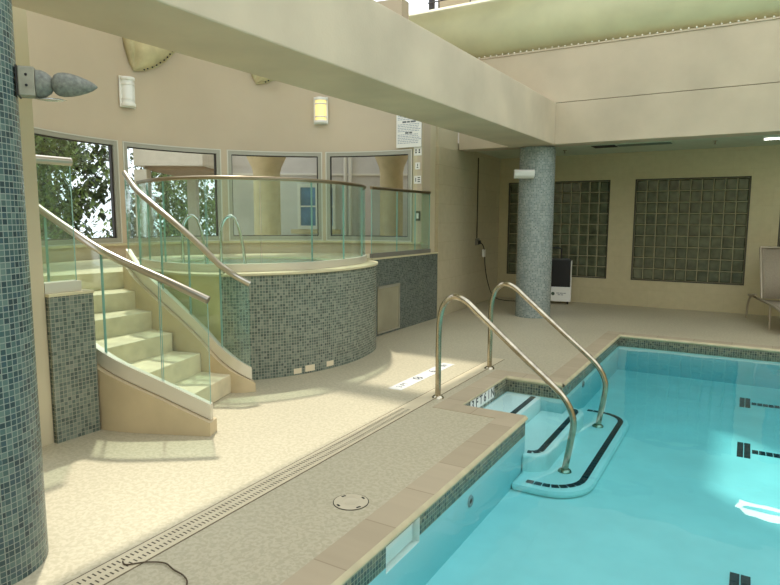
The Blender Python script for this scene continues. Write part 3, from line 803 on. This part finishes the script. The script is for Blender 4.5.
# tub grab rails
def grab(x0,y0,x1,y1,label):
    t = thing('tub_grab_rail', label, 'grab rail', (x0,y0,0.94), 'chrome grab rails standing in the hot tub')
    pts = []
    for f,z in ((0,0.952),(0,1.03),(0.0,1.35),(0.06,1.52),(0.25,1.62),(0.5,1.635),(0.68,1.56),(0.82,1.40),(0.93,1.18),(0.98,1.03),(1.0,0.952)): pts.append((x0+(x1-x0)*f, y0+(y1-y0)*f, z))
    r_ = MB(); r_.tube(smooth_path(pts,5), 0.019, 12); r_.build('tube', CHROME, t)
    for x,y in ((x0,y0),(x1,y1)):
        f_ = MB(); f_.lathe([(0,0.012),(0.03,0.012),(0.04,0.001)],(x,y,0.943),16); f_.build('flange', CHROME, t)
grab(-6.12,5.26,-5.86,5.42,'chrome grab rail in the hot tub, the one nearer the stairs')
grab(-5.72,5.52,-5.46,5.68,'chrome grab rail in the hot tub, the one farther from the stairs')

# ------------------------------------------------------------------ lamps and wall pieces
def wall_sconce(ang, z, label, dm_, lampy):
    t = thing('wall_sconce', label, 'wall light', P(ang,WR-0.0,z), 'half-round sconces on the curved wall')
    t.rotation_euler[2] = math.radians(ang+90)     # local -y... towards the wall
    def part(name, m_, f):
        q = MB(); f(q); o = q.build(name, m_); o.parent = t; return o
    # local frame: x along wall, y from the wall into the room (+y), built about the origin
    part('back_plate', WHITE, lambda q: q.box(-0.115,0.022,-0.21,0.115,0.035,0.21))
    part('diffuser', dm_, lambda q: q.lathe([(0.085,-0.155),(0.085,0.155)], (0,0.036,0), 20, a0=0, a1=PI))
    for zz in (-0.20,0.155):
        def cap(q, zz=zz):
            q.lathe([(0.0,zz),(0.10,zz),(0.105,zz+0.01),(0.105,zz+0.038),(0.10,zz+0.045),(0.0,zz+0.045)], (0,0.036,0), 20, a0=0, a1=PI)
        part('cap', WHITE, cap)
    for zz in (-0.10,0.10):
        part('band', WHITE, lambda q, zz=zz: q.lathe([(0.086,zz-0.012),(0.094,zz-0.010),(0.094,zz+0.010),(0.086,zz+0.012)], (0,0.036,0), 20, a0=0, a1=PI))
    return t
wall_sconce(174.4,3.36,'unlit white half-round wall sconce above the leftmost mullion', DIFFW, 0)
wall_sconce(117.6,3.33,'lit yellowish half-round wall sconce above the hot tub windows', DIFFY, 1)
# canvas shells hung on the wall with a studded hem
def shell(angc, z0, label):
    t = thing('shell_uplight', label, 'uplight', P(angc,WR,z0), 'studded canvas shells high on the curved wall')
    t.rotation_euler[2] = math.radians(angc+90)
    R0 = random.Random(5)
    def ip(tab, f):
        for (a0,b0),(a1,b1) in zip(tab,tab[1:]):
            if f <= a1: return b0+(b1-b0)*(f-a0)/(a1-a0)
        return tab[-1][1]
    # the wall's left edge and the rising hem; seen from the room +x runs to the left
    left = [(0,0.14),(0.10,0.20),(0.3,0.26),(0.6,0.30),(1,0.34)]
    right = [(0,0.14),(0.03,-0.02),(0.10,-0.18),(0.22,-0.34),(0.40,-0.50),(0.65,-0.60),(1,-0.66)]
    H, D, nU, nV = 1.0, 0.24, 24, 22
    rows = []
    for v in range(nV+1):
        f = (v/nV)**1.6; xl, xr = ip(left,f), ip(right,f)
        row = []
        for u in range(nU+1):
            g = u/nU; dep = D*(math.sin(PI*g)**0.6)*(0.12+0.88*min(1,f*4)**0.6)
            dep -= 0.07*math.exp(-((g-0.16)/0.06)**2)*min(1,f*5)          # a deep pleat by the left edge
            x = xl+(xr-xl)*g; row.append((x+0.06, 0.022+x*x/5.6+max(dep,0.0), H*f))
        rows.append(row)
    q = MB(); q.grid(rows); o = q.build('shell', SHELLM); o.parent = t
    md = o.modifiers.new('thick','SOLIDIFY'); md.thickness = 0.014
    q = MB(); q.tube([(ip(right,f)+0.06,0.045+ip(right,f)**2/5.6,H*f) for f in [k/30*0.75 for k in range(31)]], 0.016, 8); o = q.build('hem', SHELLM); o.parent = t
    for k in range(14):
        f = 0.03+0.60*(k/13)**1.3; xl, xr = ip(left,f), ip(right,f); g = 0.93
        x = xl+(xr-xl)*g; y = 0.022+x*x/5.6+D*(math.sin(PI*g)**0.6)*(0.12+0.88*min(1,f*4)**0.6)
        q = MB(); q.lathe([(0,0.022),(0.010,0.018),(0.014,0.0)], (0,0,0), 8, M=Matrix.Translation((x+0.055,y,H*f)) @ Matrix.Rotation(-0.9,4,'Z') @ Matrix.Rotation(-PI/2,4,'X'))
        o = q.build('stud', INK); o.parent = t
    return t
shell(168.5,3.68,'studded canvas shell uplight high on the wall above the unlit sconce')
shell(133.2,3.72,'tip of a studded canvas shell uplight showing under the main beam')

# arm lamp on the near column: bracket, knuckle, leaf-shaped speckled shade
dirx = Vector((0.62,0.785,0)).normalized(); dz = Vector((0,0,1)); diry = dz.cross(dirx)
lorg = Vector((-2.98,1.305,0)) + dirx*0.292
nl = thing('column_lamp', 'speckled grey leaf-shaped lamp on a bracket of the near mosaic column', 'wall light', (lorg.x,lorg.y,2.19))
def LM(x, y, z):   # local frame of the arm: x outwards
    M = Matrix.Identity(4)
    for k in range(3):
        M[k][0], M[k][1], M[k][2] = dirx[k], diry[k], dz[k]
    M.translation = Vector((lorg.x,lorg.y,2.19)) + dirx*x + diry*y + dz*z
    return M
q = MB(); q.obox(LM(0.042,0,0.003), 0.066, 0.075, 0.125); q.build('bracket', BRACK, nl, bevel=0.005)
q = MB(); q.obox(LM(0.006,0,0.003), 0.006, 0.085, 0.130); q.build('mounting_plate', BLACK, nl)
for zz in (0.03,-0.015):
    q = MB(); q.lathe([(0,0.005),(0.005,0.004),(0.006,0)], (0,0,0), 10, M=LM(0.042,-0.0378,zz) @ Matrix.Rotation(PI/2,4,'X')); q.build('screw', INK, nl)
def blob(M, prof, n=24, sy=1.0, sz=1.0):
    q = MB(); rows = []
    for x, r in prof: rows.append([M @ Vector((x, sy*r*math.cos(2*PI*k/n), sz*r*math.sin(2*PI*k/n))) for k in range(n)])
    q.grid(rows, closed=True); return q
blob(LM(0.074,0,0.0), [(0.002,0.0),(0.003,0.060),(0.02,0.060),(0.04,0.053),(0.058,0.040),(0.07,0.022),(0.074,0.0)], sy=0.62).build('knuckle', SPECK, nl)
blob(LM(0.136,-0.012,0.002), [(0,0.0),(0.003,0.022),(0.012,0.040),(0.028,0.050),(0.05,0.053),(0.08,0.050),(0.11,0.042),(0.14,0.031),(0.165,0.019),(0.182,0.006),(0.186,0.0)], sy=0.7).build('leaf_shade', SPECK, nl)
blob(LM(0.062,0,-0.064), [(0,0.0),(0.015,0.004),(0.05,0.007),(0.10,0.006),(0.135,0.0)], sy=4).build('reflector', CHROME, nl)

# white lamp on the far column
fl_ = thing('column_lamp', 'small white half-round lamp fixed to the far mosaic column', 'wall light', (-3.15,9.62,2.33))
rx, ry = Vector((0.93,0.36,0)).normalized(), None
q = MB(); ax = Vector((0.88,0.475,0)); ay = Vector((0.475,-0.88,0)); cc = Vector((-3.178,9.568,2.335))
prof = [(0.0,0.065),(0.10,0.058),(0.125,0.02),(0.11,-0.035),(0.06,-0.07),(0.0,-0.075)]
rows = [[cc + ax*s + ay*p_[0] + dz*p_[1] for p_ in prof] for s in (-0.14,0.17)]
q.grid(rows, closed=True); q.face(list(reversed(rows[0]))); q.face(rows[1])
q.build('housing', WHITE, fl_, bevel=0.004)
q = MB(); q.obox(Matrix.Translation(cc+ay*-0.012), 0.10, 0.05, 0.10); q.build('mount', WHITE, fl_)

# ------------------------------------------------------------------ signs and plates on the right end of the curved wall
def Pw(px_ang, z, inset=0.004): return Vector(P(px_ang, WR-inset, z))
def wallM(ang, z, inset):
    """frame: local x to the right as seen from the room, y up, z out of the wall"""
    n_ = -Vector((math.cos(math.radians(ang)), math.sin(math.radians(ang)), 0)); x_ = Vector((0,0,1)).cross(n_)
    M = Matrix.Identity(4)
    for k in range(3): M[k][0], M[k][1], M[k][2] = x_[k], (0,0,1)[k], n_[k]
    M.translation = Vector(P(ang, WR-inset, z)); return M
Ms = wallM(89.3, 2.97, 0.034)
ns = thing('notice_sign', 'white rules notice board on the wall above the rightmost window', 'sign', Ms.translation)
q = MB(); q.obox(Ms, 0.44, 0.52, 0.014); q.build('board', WHITE, ns)
q = MB()
rnd = random.Random(3)
for k in range(17):
    y_ = 0.215-k*0.0255
    if k in (3,4,10): continue
    x_ = -0.195
    while x_ < 0.17:
        w_ = rnd.uniform(0.015,0.05)
        q.obox(Ms @ Matrix.Translation((x_+w_/2,y_,0.0075)), w_, 0.010, 0.001); x_ += w_+0.010
o = q.build('lettering', mat('faded_ink',(150,156,166),0.6), ns); o['kind'] = 'stuff'
for yy_, ws in ((0.125,(0.07,0.05,0.09)),(-0.04,(0.06,0.05))):
    q = MB(); x_ = -sum(ws)/2-0.006
    for w_ in ws: q.obox(Ms @ Matrix.Translation((x_+w_/2,yy_,0.0077)), w_, 0.026, 0.001); x_ += w_+0.012
    o = q.build('lettering', INKG, ns); o['kind'] = 'stuff'
for k,(zz,wd,hh,lab) in enumerate(((2.65,0.135,0.135,'white square sign plate with two dark figures, topmost of the three beside the window'),(2.425,0.085,0.105,'narrow white sign plate, middle one of the three beside the window'),(2.215,0.125,0.120,'white square sign plate with dark marks, lowest of the three beside the window'))):
    Mk = wallM(86.5, zz, 0.006+0.002)
    t = thing('sign_plate', lab, 'sign', Mk.translation, 'small white sign plates beside the window')
    q = MB(); q.obox(Mk, wd, hh, 0.008); q.build('plate', WHITE, t)
    q = MB()
    if k == 0:
        for x_ in (-0.03,0.03):
            q.obox(Mk @ Matrix.Translation((x_,0.012,0.0045)), 0.018,0.035,0.001); q.obox(Mk @ Matrix.Translation((x_,-0.022,0.0045)), 0.028,0.02,0.001)
    elif k == 1:
        q.obox(Mk @ Matrix.Translation((0,0.012,0.0045)), 0.012,0.04,0.001); q.obox(Mk @ Matrix.Translation((0,-0.025,0.0045)), 0.03,0.012,0.001)
    else:
        q.obox(Mk @ Matrix.Translation((-0.03,0.0,0.0045)), 0.012,0.06,0.001)
        for y_ in (0.03,0.0,-0.03): q.obox(Mk @ Matrix.Translation((0.025,y_,0.0045)), 0.045,0.014,0.001)
    o = q.build('logo', INK, t); o['kind'] = 'stuff'
Mk = wallM(86.3, 1.66, 0.01)
t = thing('switch_plate', 'dark framed wall switch low beside the rightmost window', 'switch', Mk.translation)
q = MB(); q.obox(Mk, 0.085, 0.15, 0.014); q.build('plate', mat('plate_bronze',(84,88,74),0.5,0.4), t)
q = MB(); q.obox(Mk @ Matrix.Translation((0,0,0.009)), 0.035, 0.08, 0.006); q.build('button', WHITE, t)

# conduit, outlet and cord on the stone wall
def swx(y): return -4.33-0.17*(y-8.89)/3.21
t = MB(); t.tube([(swx(10.72)+0.014,10.72,z) for z in (1.26,1.8,2.3,2.745)], 0.011, 10)
tag(t.build('conduit', mat('conduit_brown',(78,70,52),0.6)), 'thin dark vertical conduit running down the stone wall to the outlet', 'conduit')
t = thing('wall_outlet', 'dark electrical outlet box on the stone wall under the conduit', 'outlet', (swx(10.72),10.72,1.2))
q = MB(); q.box(swx(10.72)+0.006,10.66,1.135,swx(10.72)+0.04,10.79,1.255); q.build('box', SHOE_GREY, t)
q = MB(); q.box(swx(10.72)+0.041,10.72,1.15,swx(10.72)+0.075,10.78,1.22); q.build('plug', BLACK, t)
cd = thing('power_cord', 'black power cord hanging from the outlet and crossing the floor to the purifier', 'cord', (-4.3,10.8,0))
q = MB(); pts = [(-4.37,10.76,1.19),(-4.34,10.84,1.13),(-4.35,10.95,1.02),(-4.36,11.0,0.9),(-4.365,11.05,0.7),(-4.36,11.15,0.45),(-4.34,11.3,0.2),(-4.28,11.42,0.06),(-4.1,11.5,0.012),(-3.9,11.52,0.012),(-3.6,11.55,0.012),(-3.36,11.75,0.012)]
q.tube(smooth_path(pts,5), 0.009, 8); q.build('cable', CORD, cd)
q = MB(); q.box(-4.375,10.90,0.90,-4.335,10.985,1.04); q.build('inline_adapter', WHITE, cd)

# ------------------------------------------------------------------ air purifier
ap = thing('air_purifier', 'black and white air purifier on castors behind the far column', 'air purifier', (-3.1,11.7,0))
x0_,x1_,y0_,y1_ = -3.33,-2.885,11.58,11.84
q = MB(); q.box(x0_,y0_,0.055,x1_,y1_,0.335); q.build('base_panel', WHITE, ap, bevel=0.012)
q = MB(); q.box(x0_+0.012,y0_+0.006,0.336,x1_-0.019,y1_-0.01,0.855); q.build('grille', BLACK, ap, bevel=0.01)
q = MB(); q.prism([(x1_-0.018,y0_),(x1_,y0_+0.01),(x1_,y1_),(x1_-0.018,y1_)],0.336,0.835); q.build('side_panel', WHITE, ap, bevel=0.008)
q = MB(); q.box(x0_+0.012,y0_+0.01,0.856,x1_-0.046,y1_-0.01,0.872); q.build('top_plate', mat('grey_top',(92,94,92),0.4), ap, bevel=0.004)
q = MB(); q.tube(smooth_path([(-3.30,11.72,0.872),(-3.30,11.72,1.02),(-3.27,11.72,1.07),(-3.15,11.72,1.075),(-3.09,11.72,1.05),(-3.085,11.72,0.98),(-3.075,11.72,0.872)],5),0.016,10); q.build('handle', BLACK, ap)
for x in (x0_+0.06,x1_-0.06):
    for y in (y0_+0.06,y1_-0.06):
        q = MB(); q.lathe([(0.0,-0.014),(0.026,-0.014),(0.028,0),(0.026,0.014),(0.0,0.014)],(0,0,0),16,M=Matrix.Translation((x,y,0.0285)) @ Matrix.Rotation(PI/2,4,'Y')); q.build('caster', BLACK, ap)
q = MB(); q.lathe([(0.0,0.0008),(0.033,0.0008)],(0,0,0),20,M=Matrix.Translation((-3.215,y0_-0.0012,0.205)) @ Matrix.Rotation(PI/2,4,'X')); q.build('logo', mat('logo_green',(64,84,66),0.5), ap)
q = MB(); 
for x,w_,z in ((-3.125,0.055,0.217),(-3.06,0.06,0.217),(-3.0,0.045,0.217),(-3.10,0.05,0.185),(-3.045,0.04,0.185)): q.box(x-w_/2,y0_-0.0015,z-0.006,x+w_/2,y0_-0.0005,z+0.006)
o = q.build('lettering', INKG, ap); o['kind'] = 'stuff'

ap.rotation_euler[2] = math.radians(13); ap.location.x += 0.012
# ------------------------------------------------------------------ sun lounger
sl_ = thing('sun_lounger', 'taupe sling sun lounger with raised back against the far wall', 'sun lounger', (0.58,11.1,0))
lx0, lx1 = 0.27, 0.92
for x in (lx0,lx1):
    q = MB(); q.tube(smooth_path([(x,9.95,0.32),(x,10.3,0.36),(x,10.8,0.37),(x,11.3,0.37),(x,11.8,0.37),(x,11.95,0.36)],4),0.019,10); q.build('side_rail', LFRAME, sl_)
    q = MB(); q.tube([(x,10.60,0.355),(x,10.57,0.001)],0.017,10); q.build('leg', LFRAME, sl_)
    q = MB(); q.tube(smooth_path([(x-0.05 if x==lx0 else x+0.05,11.25,0.44),(x-0.06 if x==lx0 else x+0.06,11.5,0.40),(x-0.06 if x==lx0 else x+0.06,11.68,0.25),(x-0.06 if x==lx0 else x+0.06,11.72,0.001)],5),0.018,10); q.build('leg', LFRAME, sl_)
    q = MB(); q.tube([(x,11.12,0.40),(x,11.42,1.18)],0.018,10); q.build('back_rail', LFRAME, sl_)
q = MB()
rows = [[(x,y,z-0.02*math.sin(PI*(x-lx0)/(lx1-lx0))) for x in [lx0+0.015+(lx1-lx0-0.03)*k/8 for k in range(9)]] for y,z in ((9.98,0.335),(10.3,0.372),(10.8,0.385),(11.12,0.39))]
q.grid(rows); o = q.build('seat_sling', SLING, sl_); md = o.modifiers.new('t','SOLIDIFY'); md.thickness = 0.006
q = MB()
rows = [[(x,y+0.02*math.sin(PI*(x-lx0)/(lx1-lx0)),z) for x in [lx0+0.003+(lx1-lx0-0.006)*k/8 for k in range(9)]] for y,z in ((11.11,0.40),(11.26,0.79),(11.42,1.19))]
q.grid(rows); o = q.build('back_sling', SLING, sl_); md = o.modifiers.new('t','SOLIDIFY'); md.thickness = 0.006
for y,z in ((9.96,0.325),(11.42,1.185)):
    q = MB(); q.tube([(lx0,y,z),(lx1,y,z)],0.017,10); q.build('cross_bar', LFRAME, sl_)

sl_.rotation_euler[2] = math.radians(12); sl_.location.x -= 0.04
# ------------------------------------------------------------------ ceiling fittings
vt = thing('ceiling_vent', 'long slot diffuser with a dark open end in the alcove ceiling', 'vent', (-1.7,10.9,2.85))
q = MB(); q.box(-2.42,10.62,2.838,-1.12,11.06,2.849); q.build('frame', CEILM, vt)
q = MB(); q.box(-2.38,10.66,2.835,-2.0,11.02,2.8375); q.build('opening', DARK, vt)
q = MB(); q.box(-1.98,10.70,2.834,-1.16,10.98,2.8378); q.build('louver', mat('vent_green',(96,112,96),0.6), vt)
lt = thing('ceiling_light', 'bright linear ceiling light at the edge of the alcove ceiling', 'ceiling light', (0.5,10.9,2.85))
q = MB(); q.box(0.09,10.80,2.825,1.31,11.0,2.849); q.build('housing', WHITE, lt)
q = MB(); q.box(0.11,10.815,2.818,1.29,10.985,2.8245); q.build('tube_cover', mat('lamp_glow',(255,255,250),0.4,emit=(255,252,240),estr=5.0), lt)
for i,(x,y,lab) in enumerate(((-2.95,11.2,'small ceiling sprinkler just beyond the far column'),(-0.55,11.0,'small ceiling sprinkler between the slot vent and the linear light'))):
    t = thing('ceiling_sprinkler', lab, 'sprinkler', (x,y,2.85), 'fire sprinklers in the alcove ceiling')
    q = MB(); q.lathe([(0.0,-0.004),(0.035,-0.004),(0.04,-0.0005)],(x,y,2.849),18); q.build('escutcheon', CHROME, t)
    q = MB(); q.lathe([(0.012,-0.005),(0.010,-0.03),(0.016,-0.035),(0.006,-0.05),(0.028,-0.055),(0.028,-0.058),(0,-0.058)],(x,y,2.849),14); q.build('head', BRONZE, t)

# ------------------------------------------------------------------ outside
g_ = MB(); g_.box(-40,-10,-0.35,-8.3,50,-0.1); g_.box(-8.3,12.5,-0.35,30,50,-0.1); g_.box(-8.3,8.9,-0.35,-4.8,12.5,-0.1); struct(g_.build('ground', GROUNDM))
fwd = Vector((-0.507,0.862,0)); rgt = Vector((0.862,0.507,0))
def ext(lat, D, z): return rgt*lat + fwd*D + Vector((0,0,z))
EM = Matrix.Identity(4)
for k in range(3): EM[k][0], EM[k][1], EM[k][2] = rgt[k], fwd[k], (0,0,1)[k]
def ebox(q, l0, l1, d0, d1, z0, z1):
    q.obox(EM @ Matrix.Translation(((l0+l1)/2,(d0+d1)/2,(z0+z1)/2)), l1-l0, d1-d0, z1-z0)
eb = thing('neighbour_building', 'grey stucco building with a blue window seen through the right windows', 'building', ext(-1,14,-0.1))
q = MB(); ebox(q,-3.55,1.6,13.0,16.0,-0.1,5.2); q.build('wall', STUCCO, eb)
wn_ = MB(); ebox(wn_,-1.96,-1.16,12.93,12.999,1.40,1.47); ebox(wn_,-1.96,-1.16,12.93,12.999,2.27,2.35)
for l in (-1.96,-1.58,-1.22): ebox(wn_,l,l+0.06,12.93,12.999,1.47,2.27)
wo = wn_.build('window_frame', WFRAME, eb)
q = MB(); ebox(q,-1.90,-1.22,12.96,12.998,1.47,2.27); q.build('window_glass', BLUEWIN, wo)
q = MB(); ebox(q,-1.90,-1.22,12.94,12.959,1.86,1.89); q.build('sash_bar', WFRAME, wo)
q = MB(); ebox(q,-2.1,-1.05,12.90,12.999,1.30,1.39); q.build('window_sill', TANCOL, eb)
for l in (-0.95,-0.85): 
    q = MB(); q.tube([ext(l,12.93,-0.1),ext(l,12.93,2.0),ext(l,12.93,4.6)],0.035,10); q.build('downpipe', WFRAME, eb)
q = MB(); ebox(q,-3.6,1.6,12.96,12.999,2.52,2.56); q.build('band', WFRAME, eb)
def xcol(px_, D, r, lab):
    l = (px_-390)/607*D
    t = thing('outside_column', lab, 'column', ext(l,D,-0.1), 'round tan columns outside the windows')
    q = MB(); c_ = ext(l,D,0); q.lathe([(r*1.15,-0.1),(r*1.15,0.1),(r,0.14),(r,2.45),(r*1.1,2.55),(r*1.45,2.72),(r*1.5,2.85)], c_, 28); q.build('shaft', TANCOL, t)
    q = MB(); ebox(q,l-r*1.6,l+r*1.6,D-r*1.6,D+r*1.6,2.852,3.2); q.build('capital', TANCOL, t)
xcol(268,11.4,0.245,'round tan column outside, seen through the third window')
xcol(391,11.2,0.21,'round tan column outside, seen at the edge of the rightmost window')
pt = thing('portico', 'cream covered porch with square posts outside the second window', 'porch', ext(-4.3,13,-0.1))
q = MB(); ebox(q,-4.95,-3.62,11.9,15.0,2.62,3.3); q.build('roof', CREAMX, pt)
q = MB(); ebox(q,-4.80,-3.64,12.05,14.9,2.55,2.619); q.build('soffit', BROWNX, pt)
for px_,D,w_ in ((146,12.05,0.24),(195,14.0,0.20),(226,12.2,0.16)):
    l = (px_-390)/607*D; q = MB(); ebox(q,l-w_/2,l+w_/2,D-w_/2,D+w_/2,-0.1,2.549); q.build('post', CREAMX, pt)
def tree(x, y, h, r, n, lab, seed, lm, base=1.2, ls=0.11):
    R = random.Random(seed)
    t = thing('tree', lab, 'tree', (x,y,-0.1), 'trees outside the windows')
    q = MB(); q.tube(smooth_path([(x,y,-0.1),(x+0.1,y-0.05,h*0.3),(x-0.1,y+0.1,h*0.6),(x+0.05,y,h*0.9)],4),[0.16*(1-0.8*k/12) for k in range(13)],10); q.build('trunk', BARK, t)
    q = MB()
    for k in range(9):
        a_ = R.uniform(0,2*PI); z = R.uniform(h*0.25,h*0.75); e_ = (x+math.cos(a_)*r*0.8, y+math.sin(a_)*r*0.8, z+R.uniform(0.2,1.0))
        q.tube(smooth_path([(x,y,z),((x+e_[0])/2,(y+e_[1])/2,z+0.35),e_],4),[0.05*(1-0.85*k2/8) for k2 in range(9)],7)
    q.build('branches', BARK, t)
    q = MB()
    cl = [(x+R.gauss(0,r*0.5),y+R.gauss(0,r*0.5),R.uniform(base,h),R.uniform(0.25,0.55)) for _ in range(int(n/45))]
    for k in range(n):
        c_ = R.choice(cl); d = Vector((R.gauss(0,1),R.gauss(0,1),R.gauss(0,1))); d.normalize()
        p = Vector(c_[:3]) + d*c_[3]*R.uniform(0.3,1.0)
        if math.hypot(p.x-WC[0],p.y-WC[1]) < WR+0.5: continue
        if p.z < 0 or (p.dot(rgt) > -5.25 and 11.5 < p.dot(fwd) < 15.4): continue
        M = Matrix.Translation(p) @ Matrix.Rotation(R.uniform(0,6.28),4,'Z') @ Matrix.Rotation(R.uniform(-1.2,1.2),4,'X')
        s = ls*R.uniform(0.6,1.4)
        q.face([M @ Vector(v) for v in ((-s*0.35,0,0),(0,-s*0.6,0.1*s),(s*0.35,0,0),(0,s*0.7,0.1*s))])
    o = q.build('foliage', lm, t); o['kind'] = 'stuff'
tree(-11.7,6.5,5.6,1.1,13000,'leafy tree close outside the leftmost window',1,LEAF,base=0.3,ls=0.085)
tree(-16.3,9.1,7.2,1.9,11000,'dark tree farther back outside the leftmost window',2,LEAFD,base=0.2,ls=0.2)
tree(-14.6,13.0,5.0,1.25,7000,'bushy green tree behind the porch posts',3,LEAF,base=0.0)
tree(-17.0,4.6,7.0,1.5,5000,'tall tree at far left outside, behind the nearest tree',4,LEAFD,base=0.2,ls=0.16)
tree(-18.5,15.2,7.0,1.9,6000,'distant tree filling the gap under the porch roof',5,LEAFD,base=0.0,ls=0.16)
# upper-floor glazing beyond the duct, seen over its top
uf = thing('upper_facade', 'beige upper facade with dark posts and railing seen above the duct', 'facade', (-5.6,12.4,5.3))
q = MB(); q.box(-6.12,12.4,5.3,-5.36,12.6,8); q.build('panel', BEAMM, uf)
q = MB(); q.box(-5.355,12.38,5.3,-5.12,12.6,8); q.build('white_pier', CREAMX, uf)
q = MB(); q.box(-5.115,12.42,5.3,-4.6,12.6,8); q.build('dark_glazing', mat('dark_glazing',(60,56,60),0.2), uf)
q = MB(); q.box(-6.29,12.3,5.3,-6.19,12.4,8); q.build('post', mat('dark_post',(52,46,44),0.6), uf)
q = MB(); q.tube([(-6.29,12.25,6.24),(-4.5,12.25,6.24)],0.014,8); 
for x in (-6.02,-5.3,-4.7): q.tube([(x,12.25,5.4),(x,12.25,6.24)],0.012,8)
q.build('railing', mat('dark_rail',(60,54,50),0.5), uf)

# ------------------------------------------------------------------ light
w = bpy.data.worlds.new('world'); SC.world = w; w.use_nodes = True
bg = w.node_tree.nodes['Background']; bg.inputs['Color'].default_value = (0.86,0.93,1.0,1); bg.inputs['Strength'].default_value = 1.45
sd = bpy.data.lights.new('sun','SUN'); sd.energy = 2.6; sd.angle = math.radians(2.0); sd.color = (1.0,0.95,0.84)
so = bpy.data.objects.new('sun', sd); COL.objects.link(so)
so.rotation_euler = Vector((0.38,-0.32,-1.0)).to_track_quat('-Z','Y').to_euler()
so.location = (0,0,20)

SC.view_settings.view_transform = 'Standard'; SC.view_settings.look = 'None'
SC.view_settings.gamma = 1.0; SC.view_settings.use_curve_mapping = False
SC.view_settings.exposure = 0.5
SC.cycles.max_bounces = 10; SC.cycles.diffuse_bounces = 5; SC.cycles.glossy_bounces = 4; SC.cycles.transparent_max_bounces = 24
SC.cycles.use_denoising = True
SC.cycles.sample_clamp_indirect = 6
